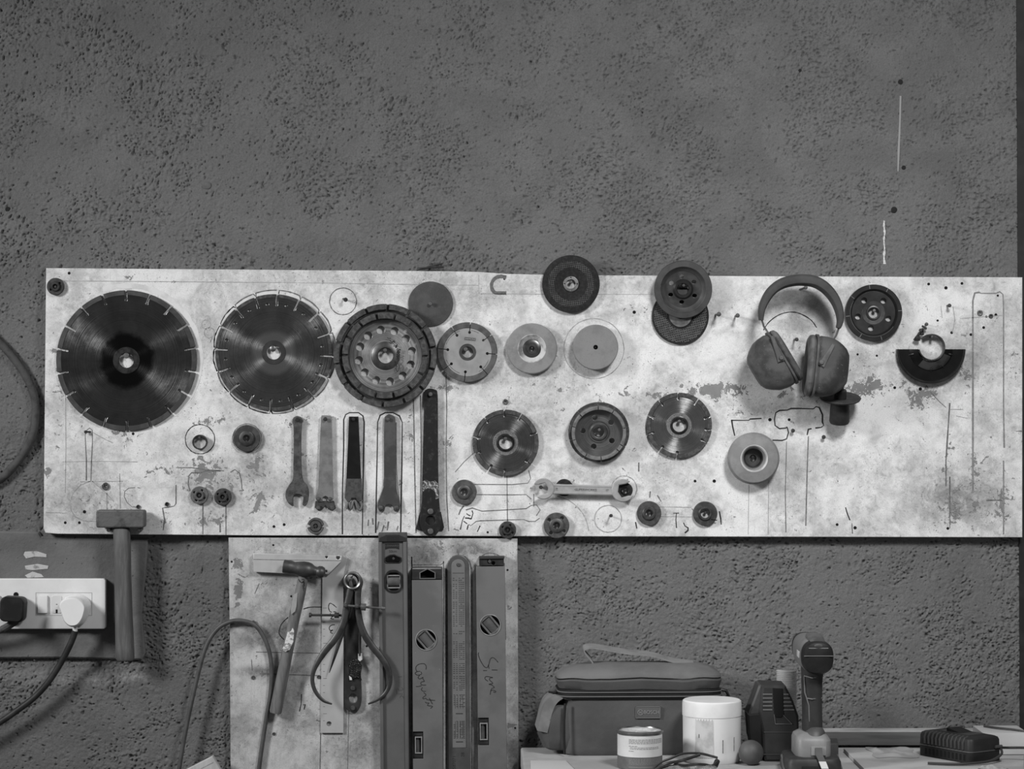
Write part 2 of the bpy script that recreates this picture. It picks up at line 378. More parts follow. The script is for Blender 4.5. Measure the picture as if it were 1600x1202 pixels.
# ------------------------------------------------------------------ the setting
WALL = wall_mat()
def rough_wall():
    """hand thrown cement render as real relief: undulation, grain and torn pits, on a 1.25 mm grid"""
    st = 0.00125; x0, x1, z0, z1 = -1.02, 0.874, CAMZ-0.78, CAMZ+0.76
    nx, nz = int((x1-x0)/st), int((z1-z0)/st); rng = np.random.default_rng(11)
    kx = np.fft.fftfreq(nx, st)[None, :]; kz = np.fft.fftfreq(nz, st)[:, None]
    def fld(l_hi, l_lo, beta=1.0, th=None, sq=2.2):
        """noise with wavelengths between l_hi and l_lo metres, optionally drawn out along angle th"""
        u, v = kx, kz
        if th is not None:
            c_, s_ = math.cos(math.radians(th)), math.sin(math.radians(th)); u, v = (kx*c_+kz*s_)*sq, (-kx*s_+kz*c_)
        k = np.sqrt(u*u+v*v)+1e-9
        amp = k**-beta*np.exp(-(k*l_lo)**4)*(1-np.exp(-(k*l_hi)**4))
        f = np.fft.ifft2(np.fft.fft2(rng.standard_normal((nz, nx)))*amp).real
        return f/f.std()
    def sm(a_, lo, hi): t_ = np.clip((a_-lo)/(hi-lo), 0, 1); return t_*t_*(3-2*t_)
    zone = sm(fld(0.40, 0.022, 1.3), -0.9, 1.1)
    zone = np.clip(zone*0.75+0.35*sm(fld(0.07, 0.012, 1.0), -0.5, 1.2), 0, 1)
    m = fld(0.30, 0.05, 1.0)
    n = np.where(m > 0.6, fld(0.013, 0.0036, 0.5, 62), np.where(m < -0.6, fld(0.013, 0.0036, 0.5, -18), fld(0.012, 0.0034, 0.5)))
    thr = 2.15-1.33*zone
    pit = sm(n, thr-0.1, thr+0.6)
    big = sm(fld(0.03, 0.008, 0.8), 2.2-0.5*zone, 3.0-0.5*zone)
    h = 0.0007*fld(0.5, 0.05, 1.2)+0.00065*(0.2+zone)*fld(0.03, 0.005, 0.8)+0.00022*(0.3+zone)*fld(0.006, 0.0028, 0.3)-0.0034*pit-0.003*big
    h = np.minimum(h, 0.0026)
    xs_ = np.linspace(x0, x1, nx); zs_ = np.linspace(z0, z1, nz)
    px = xs_[None, :]/S(0)+800; py = 601-(zs_[:, None]-CAMZ)/S(0); jx = px+3*fld(0.06, 0.006, 0.8); jy = py+2*fld(0.06, 0.006, 0.8)
    h = h-0.0042*sm(jy, 1027, 1033)*(1-sm(jy, 1044, 1056))*(1-sm(jx, 205, 250))     # chased groove below the socket patch
    h = h-0.0030*sm(jx, 214, 226)*(1-sm(jx, 236, 262))*sm(jy, 835, 850)*(1-sm(jy, 1030, 1056))
    h = h+0.0016*np.exp(-((jx-150)/90)**2-((jy-1066)/9)**2)
    h = h-0.0030*sm(jx, 352, 358)*(1-sm(jx, 358, 366))*0
    edge = np.minimum(np.minimum(xs_[None, :]-x0, 1.0)/0.03, np.minimum(zs_[:, None]-z0, z1-zs_[:, None])/0.03); h = h*np.clip(edge, 0, 1)
    co = np.empty((nz, nx, 3)); co[..., 0] = xs_[None, :]; co[..., 1] = -h; co[..., 2] = zs_[:, None]
    nv = nz*nx; idx = np.arange(nv).reshape(nz, nx)
    q = np.stack([idx[:-1, :-1], idx[:-1, 1:], idx[1:, 1:], idx[1:, :-1]], -1).reshape(-1, 4)
    ext = np.array([[-2.4, 0, 0], [x0, 0, 0], [x1, 0, 0], [-2.4, 0, z0], [-2.4, 0, z1], [-2.4, 0, 2.9], [x0, 0, 2.9], [x1, 0, 2.9],
                    [-2.4, .25, 0], [x1, .25, 0], [x1, .25, 2.9], [-2.4, .25, 2.9], [x0, 0, z0], [x1, 0, z0], [x0, 0, z1], [x1, 0, z1]])
    e = [nv+i for i in range(16)]
    qe = np.array([[e[0], e[1], e[12], e[3]], [e[1], e[2], e[13], e[12]], [e[3], e[12], e[14], e[4]], [e[4], e[14], e[6], e[5]], [e[14], e[15], e[7], e[6]],
                   [e[8], e[11], e[10], e[9]], [e[0], e[8], e[9], e[2]], [e[5], e[7], e[10], e[11]], [e[0], e[5], e[11], e[8]], [e[2], e[9], e[10], e[7]]])
    allv = np.concatenate([co.reshape(-1, 3), ext]).astype(np.float32); allq = np.concatenate([q, qe]).astype(np.int32)
    me = bpy.data.meshes.new('wall_back'); me.vertices.add(len(allv)); me.vertices.foreach_set('co', allv.ravel())
    me.loops.add(allq.size); me.loops.foreach_set('vertex_index', allq.ravel())
    me.polygons.add(len(allq)); me.polygons.foreach_set('loop_start', np.arange(0, allq.size, 4, dtype=np.int32))
    smo = np.zeros(len(allq), dtype=bool); smo[:len(q)] = True
    me.update(calc_edges=True); me.polygons.foreach_set('use_smooth', smo); me.materials.append(WALL)
    o = bpy.data.objects.new('wall_back', me); COL.objects.link(o); return o
wall = tag(rough_wall(), kind='structure')
b = MB(raw=True); b.grid([[(-2.4, -2.6, -0.05), (2.2, -2.6, -0.05), (2.2, 0, -0.05), (-2.4, 0, -0.05)], [(-2.4, -2.6, 0), (2.2, -2.6, 0), (2.2, 0, 0), (-2.4, 0, 0)]], True, True, True)
tag(b.build('floor', mat('concrete_floor', 105, 0.85, 0, 90, 6, bump=0.001, bsc=120), smooth=0), kind='structure')
b = MB(raw=True)
tl, tr, br, bl = P(1589, 0), P(1600, 0), P(1600, 1202), P(1597.5, 1202)
x_top = tl.x+(tl.x-bl.x)/1.322*(2.9-CAMZ-0.66); x_bot = bl.x+(bl.x-tl.x)/1.322*(CAMZ-0.66)*0.0
b.grid([[(x_top, 0.2, 2.9), (1.2, 0.2, 2.9), (1.2, 0.2, 0), (bl.x, 0.2, 0)], [(x_top, -0.003, 2.9), (1.2, -0.003, 2.9), (1.2, -0.003, 0), (bl.x, -0.003, 0)]], True, True, True)
tag(b.build('trim_1', mat('black_painted_post', 30, 0.6, 0, 40, 30), smooth=0), kind='structure')
# smooth cement patch behind the sockets, its ledge, daubs, chalk lines and plugs (all fixed on the wall)
b = MB(S(0)); ox, oy = 800, 601
def A(pts, cx=800, cy=601): return [(x-cx, cy-y) for x, y in pts]
CEM = mat('smooth_cement', 100, 0.9, 0, 86, 14, bump=0.0012, bsc=170, speck=(62, 150, 0.66))
b.poly(A([(-60, 829), (62, 831), (66, 838), (120, 839), (232, 842), (228, 900), (222, 960), (228, 1020), (222, 1031), (100, 1028), (-60, 1029)]), -1, 5.5, 2.5)
b.build('cement_patch', CEM, wall, P(800, 601, 0))
DAUB = mat('pale_paint_daub', 172, 0.85, 0, 120, 120, lo=0.5, hi=0.7)
for pts in ([(40, 862), (58, 861), (74, 866), (74, 871), (55, 870), (42, 873), (38, 867)], [(40, 884), (60, 881), (77, 884), (76, 889), (52, 891), (41, 890)], [(40, 899), (52, 893), (66, 897), (70, 902), (44, 903)]):
    b = MB(S(0)); b.poly(A(pts), 5.0, 6.6, 0.6); b.build('paint_daub', DAUB, wall, P(800, 601, 0))
b = MB(S(0)); pts = []
for seg in ([(1381.5-0.5*math.sin(i), 345+i*4.0) for i in range(18)],): b.strokes([A(seg)], 3.2, 0.2, 1.0, 0.5)
b.build('chalk_line', mat('chalk', 205, 0.9, 0, 150, 300), wall, P(800, 601, 0))
b = MB(S(0)); b.strokes([A([(1407, 150), (1406, 190), (1404, 235), (1403, 268)])], 2.6, 0.2, 0.8, 0.3); b.build('paint_run', mat('pale_run', 138, 0.9), wall, P(800, 601, 0))
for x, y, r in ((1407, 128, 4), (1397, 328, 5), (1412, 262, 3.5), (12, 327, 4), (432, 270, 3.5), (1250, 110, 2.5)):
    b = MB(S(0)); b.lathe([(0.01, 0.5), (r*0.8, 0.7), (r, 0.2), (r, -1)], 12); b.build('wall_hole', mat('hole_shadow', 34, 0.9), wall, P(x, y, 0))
b = MB(S(0)); b.lathe([(0.01, 3), (4, 3.2), (7, 2), (8, -1)], 20, squash=0.8); b.build('wall_plug', mat('cement_plug', 96, 0.9, 0, 80, 90), wall, P(323, 290, 0))
# painted over hose that bends along the wall at the left edge
b = MB(S(0)); pts = spline([(-120, 470, 9), (-40, 505, 9), (0, 535, 8), (30, 570, 8), (50, 605, 8), (57, 640, 8), (50, 685, 8), (28, 722, 8), (-5, 752, 8), (-90, 790, 9)], 6)
b.tube([(x-800, 601-y, h-2) for x, y, h in pts], 6.5, 12, squash=(1, 1))
o = b.build('hose', mat('grey_hose', 68, 0.85, 0, 50, 60, bump=0.001, bsc=120), None, P(800, 601, 0))
tag(o, 'fat grey hose bowing along the wall at the left edge', 'hose')

# ------------------------------------------------------------------ the big board
def L2(px, py): return ((px-800)*S(DB), (601-py)*S(DB))
def E(px, py, rx, ry, st): x, z = L2(px, py); return (x, z, rx*S(DB), ry*S(DB), st)
peels = [E(1115, 610, 75, 22, 1.0), E(1085, 612, 30, 16, .9), E(1360, 605, 60, 28, 1.05), E(1440, 620, 45, 35, .8), E(1420, 600, 40, 25, .6), E(1235, 618, 60, 14, .6), E(330, 740, 90, 60, .62), E(405, 790, 35, 40, .8), E(250, 735, 60, 18, .7), E(76, 738, 14, 16, 1.0),
         E(1500, 795, 75, 60, .62), E(1530, 740, 50, 80, .5), E(1480, 720, 30, 60, .45), E(1000, 618, 90, 10, .55), E(470, 700, 40, 90, .42), E(640, 690, 14, 120, .5), E(190, 680, 60, 30, .4), E(820, 840, 80, 10, .6), E(330, 660, 60, 20, .4), E(1150, 640, 20, 30, .5), E(90, 620, 14, 120, .5), E(1510, 580, 30, 40, .5), E(1585, 560, 20, 60, .45), E(330, 815, 30, 20, .6), E(700, 690, 25, 25, .7), E(620, 815, 50, 25, .55), E(690, 606, 45, 10, .8), E(880, 610, 30, 12, .55), E(255, 815, 25, 18, .8), E(1000, 605, 40, 12, .5), E(85, 548, 14, 8, .8), E(1570, 780, 40, 60, .55), E(400, 740, 30, 60, .65), E(165, 790, 80, 40, .45)]
stains = [E(1250, 470, 70, 40, .45), E(1100, 470, 60, 50, .25), E(700, 450, 110, 60, .45), E(1180, 560, 60, 70, .3), E(1520, 560, 60, 90, .35), E(820, 650, 130, 70, .35), E(870, 560, 130, 80, .35), E(1220, 740, 90, 70, .3), E(350, 770, 120, 60, .45), E(480, 760, 80, 80, .3), E(1010, 640, 70, 40, .3), E(1300, 660, 40, 40, .3), E(1490, 780, 110, 70, .8), E(560, 800, 130, 40, .4), E(1245, 500, 55, 60, .55), E(400, 700, 40, 110, .55), E(130, 790, 90, 60, .5), E(690, 720, 40, 130, .35), E(740, 590, 90, 40, .4), E(1540, 650, 50, 60, .35)]
BOARD = board_mat('worn_white_board_paint', 218, 176, 112, peels, stains)
board = thing('tool_board', 'wide worn white board on the wall carrying blades, wheels and spanners', 'tool board', P(800, 601, DB))
KB = S(DB)
b = MB(KB); b.poly(A([(72, 419), (330, 421), (700, 424), (748, 425), (790, 428), (880, 430), (1240, 432), (1597.5, 433.5), (1597.5, 840), (900, 838.5), (400, 837), (90, 834.5), (71, 833), (68, 826)]), -16, 0, 0.7)
b.build('panel', BOARD, board, smooth=0)
_proto = {}
def copy_mesh(proto, loc):
    o = proto.copy(); COL.objects.link(o); o.parent = proto.parent; o.location = loc; return o
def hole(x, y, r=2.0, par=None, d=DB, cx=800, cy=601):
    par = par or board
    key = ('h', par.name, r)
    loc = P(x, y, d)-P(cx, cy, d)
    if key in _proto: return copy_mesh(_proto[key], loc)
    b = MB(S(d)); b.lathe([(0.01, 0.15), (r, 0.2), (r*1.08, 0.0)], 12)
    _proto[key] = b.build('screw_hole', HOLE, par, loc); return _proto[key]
def screw(x, y, par=None, d=DB, r=5.0, m=None, name='screw', length=0.0):
    """pan head cross screw; length lifts the head off the board on its shank"""
    par = par or board
    b = MB(S(d)); c = rotp([(-0.7, 2.6), (0.7, 2.6), (0.7, 0.7), (2.6, 0.7), (2.6, -0.7), (0.7, -0.7), (0.7, -2.6), (-0.7, -2.6), (-0.7, -0.7), (-2.6, -0.7), (-2.6, 0.7), (-0.7, 0.7)], 30)
    q = r/5.0
    b.plate(circ(r, 24), [[(u*q, v*q) for u, v in c]], length, length+2.4, 0.5)
    b.lathe([(r*0.55, length+0.6), (0.01, length+0.5)], 16)
    if length > 0: b.lathe([(r*0.5, length+0.5), (r*0.5, -3)], 12)
    return b.build(name, m or STEEL_M, par, P(x, y, d)-P(800, 601, d))
def nail(x, y, length=30, r=1.5, hr=3.2, par=None, d=DB, m=None, tilt=(0, 0)):
    par = par or board; b = MB(S(d)); tx, ty = tilt
    b.tube([(-tx*0.1, -ty*0.1, -3), (tx, ty, length)], r, 8)
    b2 = [(0.01, length+1.6), (hr*0.8, length+1.5), (hr, length+0.8), (hr, length-0.2), (0.01, length-0.3)]
    b.lathe(b2, 12, c=(tx, ty))
    return b.build('nail', m or STEEL_D, par, P(x, y, d)-P(800, 601, d))
for x, y in ((108, 427), (1451, 444), (1478, 450), (1503, 443), (1465, 501), (1487, 520), (1517, 523), (1559, 462), (1537, 512), (1556, 492), (1541, 495), (1340, 554), (1370, 556), (1398, 606), (1438, 608), (991, 488), (1086, 752), (1116, 752), (1203, 656), (1233, 656), (102, 817), (124, 817), (428, 823), (444, 820), (762, 832), (1308, 820), (1336, 825), (1481, 826), (132, 800), (208, 678)):
    hole(x, y, random.choice((1.7, 2.1, 2.1, 2.5)))
for x, y, r in ((165, 760, 6), (1531, 489, 4.5), (790, 628, 4.5), (1548, 494, 3.4), (216, 792, 3.2), (261, 788, 3.4)): screw(x, y, r=r, m=STEEL_M if r > 4 else STEEL_D)
nail(536, 467, 14, 1.6, 3.4, tilt=(5, -2)); nail(1118, 492, 26, 1.6, 3.6, tilt=(3, 0)); nail(1149, 494, 26, 1.6, 3.4, tilt=(1, 0)); nail(1241, 531, 24, 1.6, 3.0, tilt=(1, 0))
nail(953, 806, 18, 1.5, 2.8, tilt=(1, 1)); nail(1480, 478, 14, 1.7, 3.0, tilt=(1, 0)); nail(1286, 683, 8, 1.4, 3.2); nail(1238, 673, 8, 1.4, 3.2)
nail(143, 675, 6, 1.4, 2.6, tilt=(-8, 0)); nail(1446, 507, 10, 1.5, 2.8); nail(1250, 452.5, 74, 1.7, 3.0)
# drawn outlines and marks (flat ink on the paint)
def ink(name, lines, w=1.5, m=None, jit=0.35, par=None, d=DB):
    par = par or board; b = MB(S(d)); b.strokes([A(l) for l in lines], w, 0.02, 0.22, jit)
    return b.build(name, m or INKS, par, smooth=0)
def ring(cx, cy, r, a0=0, a1=360, n=48): return [(cx+r*math.cos(math.radians(a0+(a1-a0)*i/n))+random.uniform(-.25, .25), cy-r*math.sin(math.radians(a0+(a1-a0)*i/n))+random.uniform(-.25, .25)) for i in range(n+1)]
ink('tool_outline', [ring(536, 471, 21)], 1.3)
ink('tool_outline', [ring(312.5, 686.5, 23)], 1.3, INK)
ink('tool_outline', [ring(386, 685, 22.5)], 1.0)
ink('tool_outline', [ring(322, 507, 7), ring(327, 520, 8)], 1.1, PENCIL)
ink('tool_outline', [ring(928, 545, 47)], 1.2, PENCIL); ink('tool_outline', [ring(950, 811, 21)], 1.4, PENCIL); ink('tool_outline', [ring(975, 764, 20)], 1.4, PENCIL)
ink('tool_outline', [ring(860, 835, 60, 5, 80, 20)], 1.2, PENCIL)
sc_ = []
for i in range(16):
    a = 86+22.5*i; sc_ += [(429+(96.5-3*abs(j-4)/4*0.6)*math.cos(math.radians(a+2+20*j/8)), 550-(96.5)*math.sin(math.radians(a+2+20*j/8))) for j in range(9)]+[(429+91*math.cos(math.radians(a+22.4)), 550-91*math.sin(math.radians(a+22.4)))]
ink('tool_outline', [sc_], 1.8, INKS)
ink('overspray_halo', [ring(200, 560, 113.5, -60, 110, 60)], 8, PAINTW, 0.2)
ink('overspray_halo', [ring(427.5, 551, 93.5, 80, 200, 40), ring(427.5, 551, 93, 215, 300, 30), ring(427.5, 551, 93, 20, 78, 30)], 4.5, PAINTW, 0.2)
ink('tool_outline', [[(535, 835), (535, 770), (537, 700), (537, 656), (540, 648), (546, 645), (560, 645), (567, 650), (569, 660), (568, 720), (567, 780), (566, 835)]], 2.1, INK)
ink('tool_outline', [[(587, 833), (588, 770), (589.5, 700), (590, 660), (594, 649), (602, 645), (614, 645), (624, 650), (628.5, 660), (628, 720), (626, 833)]], 1.9, INK)
ink('tool_outline', [[(599, 760), (601, 740), (600, 700)], [(619, 660), (619.5, 720), (621, 760), (625, 790)]], 1.2, INKS)
ink('tool_outline', [[(646, 625), (647, 680), (648, 740), (650, 833)], [(657, 618), (658, 700), (657, 800)]], 1.5, INKS)
ink('tool_outline', [[(697, 585), (698, 640), (697, 700), (698, 780), (701, 830)]], 1.7, INKS)
ink('tool_outline', [[(135, 751), (135, 720), (133, 680), (136, 672), (140, 669), (144, 672), (144.5, 690), (143, 720), (142, 752)]], 1.5, INKS)
ink('tool_outline', [[(141, 752), (126, 758), (114, 770), (109, 785), (111, 798), (118, 808), (130, 814), (150, 815)]], 1.3, PENCIL)
ink('tool_outline', [[(144, 752), (165, 770), (178, 784)], [(145, 676), (165, 687), (176, 692)]], 1.0, PENCIL)
ink('tool_outline', [[(211, 762), (201, 763), (195, 768), (194, 776), (199, 786), (206, 792), (216, 793)], [(215, 762), (219, 763)]], 1.4, INKS)
ink('tool_outline', [[(255, 829), (257, 812), (254, 794), (262, 793), (272, 791), (275, 787), (275, 758)]], 1.5, INKS)
ink('tool_outline', [[(297, 768), (294, 757), (295, 744), (299, 739), (314, 739), (320, 736), (345, 736)], [(360, 738), (367, 734), (374, 739), (377, 750), (378, 764), (381, 766), (374, 767)]], 1.5, INKS)
ink('ruled_line', [[(275, 731), (300, 731), (320, 734), (350, 736)]], 1.2, INKS)
ink('ruled_line', [[(317, 782), (317, 835)], [(353, 785), (353, 836)], [(344, 818), (344, 832)]], 1.8, INKS)
ink('ruled_line', [[(100, 439), (300, 440.5), (480, 442), (600, 444), (748, 446)], [(748, 430), (748, 459), (850, 460), (1020, 460)]], 0.8, PENCIL)
ink('ruled_line', [[(98, 722), (160, 721), (215, 722)], [(72, 801), (105, 802)], [(125, 753), (192, 752)]], 1.0, PENCIL)
ink('ruled_line', [[(102, 540), (103, 700), (102, 770)]], 0.9, PENCIL)
ink('ruled_line', [[(187, 740), (188, 795)], [(167, 770), (167, 800)]], 1.2, PENCIL)
ink('tool_outline', [[(740, 757), (800, 757.5), (825, 755), (829, 748), (826, 735)], [(745, 773), (800, 773.5), (822, 773), (830, 780)]], 1.3, INKS)
ink('tool_outline', [[(728, 797), (738, 794), (747, 797), (753, 799), (790, 797), (822, 795), (830, 790), (838, 789), (844, 797), (838, 806)], [(735, 822), (744, 815), (750, 814), (818, 812), (826, 815), (836, 815), (843, 810)]], 1.3, INKS)
ink('ruled_line', [[(792, 744), (793, 818)], [(834, 772), (834, 792)]], 1.2, INKS)
ink('ruled_line', [[(740, 708), (725, 722), (711, 738)], [(1454, 613), (1468, 628), (1478, 637)]], 1.1, INKS)
ink('tool_outline', [[(1268, 670), (1263, 671), (1261, 680)], [(1230, 667), (1228, 669), (1218, 670), (1211, 665), (1210, 655), (1212, 645), (1218, 641.5), (1230, 641), (1236, 638.5), (1250, 638.5), (1271, 639), (1275, 635.5), (1280, 637), (1285, 648), (1285, 660), (1287, 665), (1283, 668), (1274, 669)]], 1.9, INK)
ink('tool_outline', [[(1230, 668), (1232, 676), (1229, 686), (1222, 688.5), (1207, 688)], [(1143, 656), (1145, 668), (1148, 681)], [(1143, 657), (1170, 657), (1172, 655), (1190, 654)]], 1.9, INK)
ink('ruled_line', [[(1229, 690), (1228, 730), (1227, 770), (1228, 832)], [(1263, 682), (1261, 740), (1259, 822)]], 1.5, INKS)
ink('ruled_line', [[(1170, 758), (1169, 835)], [(1201, 750), (1200, 836)]], 0.9, PENCIL)
ink('tool_outline', [[(1520, 770), (1520, 640), (1520, 470), (1523, 458), (1530, 457), (1533, 458.5), (1556, 458.5), (1562, 456), (1567, 460), (1568, 480), (1568, 640), (1569, 700)], [(1568, 720), (1568, 835)]], 2.4, mat('soft_outline', 112, 0.85, 0, 134, 160))
ink('ruled_line', [[(1484, 630), (1482, 660), (1480, 690), (1478, 720), (1478, 760)], [(1484, 745), (1484, 826)], [(1541, 782), (1566, 782)], [(1587, 674), (1597, 674)]], 1.6, INKS, 0.7)
ink('ruled_line', [[(1500, 498), (1566, 493)], [(1484, 640), (1505, 640)], [(1494, 650), (1512, 654)]], 1.0, PENCIL)
ink('ruled_line', [[(1470, 478), (1472, 497)], [(1489, 480), (1492, 500), (1488, 520)]], 1.0, PENCIL)
def TR(ox, oy, q, lines): return [[(ox+x/q, oy+y/q) for x, y in l] for l in lines]
ink('marker_letter', TR(715, 785, 17.3, [[(185, 370), (155, 430), (130, 490), (95, 640), (72, 740)], [(200, 425), (290, 430), (360, 450)], [(390, 225), (415, 300), (385, 400), (365, 460)]]), 1.7, INK)
ink('marker_letter', TR(715, 785, 17.3, [[(235, 305), (300, 350), (350, 365)], [(340, 615), (290, 605), (272, 670), (255, 745)], [(160, 510), (260, 585)]]), 1.5, INK)
ink('marker_dash', TR(715, 785, 17.3, [[(165, 95), (80, 210), (30, 340)]]), 1.7, INKS); ink('marker_dash', TR(715, 785, 17.3, [[(605, 635), (575, 710), (530, 800)]]), 1.8, INK)
ink('marker_letter', [[(1068, 817), (1070, 822), (1075, 825), (1075, 829), (1070, 833)]], 2.0, INK)
ink('marker_letter', [[(1057, 802), (1056, 812), (1057, 825)], [(1052, 802), (1061, 802)]], 1.6, INK)
ink('marker_dash', [[(1124, 799), (1126, 810), (1127, 820)]], 2.0, INK); ink('marker_dash', [[(1321, 793), (1324, 803), (1328, 813)]], 2.2, INK); ink('marker_dash', [[(1331, 818), (1332, 834)]], 1.2, INK)
ink('marker_dash', [[(993, 816), (995, 826)]], 2.6, INK); ink('marker_dash', [[(1016, 768), (1015, 778)], [(1027, 774), (1033, 784)], [(998, 723), (998, 737)]], 1.6, INKS)
ink('marker_dash', [[(576, 812), (575, 822)], [(582, 810), (583, 820)], [(592, 815), (589, 828)], [(600, 821), (597, 831)], [(607, 815), (605, 829)], [(622, 822), (620, 829)]], 2.2, INKS)
ink('ruled_line', [[(1010, 792), (1080, 793)], [(1010, 807), (1082, 808)]], 1.0, PENCIL)
ink('painted_letter', [spline([(791, 433.5), (783, 432), (775, 434), (769.5, 440), (768, 447), (770, 454), (774, 457.5), (782, 458), (791, 458)], 4)], 5.5, mat('grey_brush_paint', 98, 0.8, 0, 80, 200), 0.15)
hole(788, 436, 1.6)

# ------------------------------------------------------------------ round things on the big board
def hung(name, label, cat, x, y, d=DB, group=None, tilt=(0, 0), rz=0):
    """Empty on the board face; children use photo pixels as units"""
    r = thing(name, label, cat, P(x, y, d), group, (math.radians(tilt[0]), math.radians(rz), math.radians(tilt[1])))
    return r, S(d)
def peg(x, y, length, r=2.2, hr=None, dark=False): nail(x, y, length, r, hr or r*1.6, m=STEEL_D if dark else STEEL_M)

GB = 'segmented cutting blades on the white board'
# 1 biggest blade
r, k = hung('cutting_blade', 'largest dark segmented cutting blade, far left on the white board', 'cutting blade', 198, 563.5, DB+0.002, GB)
slots = [90.5-i*20 for i in range(18)]
m1 = blade_mat('spun_dark_steel', 64, 92, 0.20, 0.95, 800, hub=((0.047, 30),))
b = MB(k); b.plate(slotted(109.5, slots, 15, 3.0, 2.2), [circ(18, 40)], 0, 2.4, 0.35); b.build('blade_disc', m1, r)
b = MB(k)
for i in range(18): b.arc_block(102, 109.7, math.radians(slots[i]+1.2), math.radians(slots[i]+18.8), -0.5, 3.0, 10, b=0.3)
b.build('diamond_rim', mat('dark_rim', 54, 0.6, 0.4, 70, 60), r)
b = MB(k); b.lathe([(11.5, 1), (11.5, 3.4), (12.4, 4.2), (20, 4.2), (21, 3.4), (21, 2), (11.5, 1)], 48); b.build('bore_bushing', mat('bushing_steel', 88, 0.25, 0.8, 60, 90), r)
peg(199, 556, 10, 3.2, 4.5)
# 2
r, k = hung('cutting_blade', 'second largest blade, pale hub ring, white overspray halo and drawn outline around', 'cutting blade', 428, 551, DB+0.002, GB)
slots = [86.5+i*22.5 for i in range(16)]
m2 = blade_mat('spun_steel', 80, 116, 0.19, 0.95, 800, hub=((0.037, 134),))
hl = [circ(2.3, 10, (76*math.cos(math.radians(a+d_)), 76*math.sin(math.radians(a+d_)))) for a in slots for d_ in (11.2,)]
b = MB(k); b.plate(slotted(91, slots, 17, 3.0, 1.6), [circ(11.2, 36)]+hl, 0, 2.4, 0.3); b.build('blade_disc', m2, r)
b = MB(k)
for a in slots: b.arc_block(86, 91.2, math.radians(a+1.6), math.radians(a+20.9), -0.4, 2.9, 8, b=0.3)
b.build('diamond_rim', SEG, r)
b = MB(k); b.lathe([(11, 2), (11.3, 3.1), (18.5, 3.1), (19, 2)], 40); b.build('bore_washer', mat('dark_washer', 44, 0.5, 0.4, 56, 60), r)
peg(427, 545, 6, 3.2, 5)
# small blades with keyhole slots and dished rims
def small_blade(x, y, rad, slots, label, v, v2, hubv, d=DB+0.003, name='cutting_blade', pins=True):
    r, k = hung(name, label, 'cutting blade', x, y, d, GB)
    b = MB(k); b.plate(slotted(rad, slots, 9, 1.8, 2.4), [circ(10, 32)], 0, 2.3, 0.3)
    b.build('blade_disc', blade_mat('spun_steel_'+str(int(x)), v, v2, 0.20, 0.95, 900), r)
    b = MB(k); ss = sorted(a % 360 for a in slots)
    for a, c in zip(ss, ss[1:]+[ss[0]+360]): b.arc_block(rad-6.5, rad+0.3, math.radians(a+1.4), math.radians(c-1.4), -0.4, 3.4, 8, b=0.5)
    b.build('diamond_rim', SEG, r)
    b = MB(k); b.lathe([(10, 1.5), (10.2, 4.6), (11, 5.2), (12.6, 5.2), (13.4, 4.4), (13.4, 2)], 36); b.build('bore_bushing', mat('bore_ring', hubv, 0.35, 0.7, hubv-30, 60), r)
    b = MB(k); b.lathe([(14.5, 2.35), (19.5, 2.55), (20, 2.2)], 40); b.build('stamped_ring', mat('ring_stamp', 120, 0.5, 0.5, 88, 500), r)
    return r, k
small_blade(790, 692, 51.5, [92, 130, 61, 18, 170, 200, 238, 268, -41], 'small segmented blade under the screw, left of the drilled cup wheel', 86, 128, 60)
small_blade(1061, 665, 51, [92, 54, 16, 128, 163, 195, 232, 266, -32, -8], 'small bright segmented blade below the peeled paint, right of the drilled cup wheel', 106, 138, 58)
peg(790, 685.3, 8, 2.1, 2.9); peg(1061, 658.4, 8, 2.1, 2.9)
# light painted keyhole blade with dark rim and label
r, k = hung('cutting_blade', 'pale painted blade with dark rim, keyhole slots and small dark printed label', 'cutting blade', 730.5, 550.5, DB+0.006, GB)
sl = [84, 122, 36, -4, 173, 216, 264, 312]
b = MB(k); b.plate(slotted(46.5, sl, 15.5, 1.3, 2.3), [circ(9, 30)], 0, 2.4, 0.3); b.build('blade_disc', mat('pale_blade_paint', 142, 0.5, 0.1, 126, 30), r)
b = MB(k); ss = sorted(a % 360 for a in sl)
for a, c in zip(ss, ss[1:]+[ss[0]+360]): b.arc_block(37.5, 46.8, math.radians(a+0.9), math.radians(c-0.9), -0.4, 3.2, 8, b=0.6)
b.build('diamond_rim', mat('rim_segment', 84, 0.7, 0.2, 62, 80), r)
b = MB(k); b.lathe([(8.6, 1), (8.8, 3.0), (13, 3.0), (13.4, 2)], 36); b.build('bore_washer', mat('washer_ring', 58, 0.5, 0.5, 74, 60), r)
for kk in ((35.5, 110, 160), (35.0, 200, 250), (35, 300, 340), (34.5, 60, 80)):
    b = MB(k); b.strokes([arc((0, 0), kk[0], kk[1], kk[2], 14)], 1.0, 2.4, 0.2, 0.3); b.build('scuff_mark', INKS, r)
b = MB(k); b.poly(rotp([(-9, -2.4), (9, -2.4), (9, 2.4), (-9, 2.4)], -6, (0, 0)), 2.4, 2.55); o = b.build('printed_label', mat('label_ink', 68, 0.7), r, loc=(4*k, 0, 20.5*k))
b = MB(k); b.text('DIAMOND', 4.2, (0, 0), 2.55, 0.1, math.radians(-6)); b.build('label_text', mat('label_letter', 140, 0.7), r, loc=(4*k, 0, 20.5*k))
peg(728, 546, 8, 2.6, 3.4)

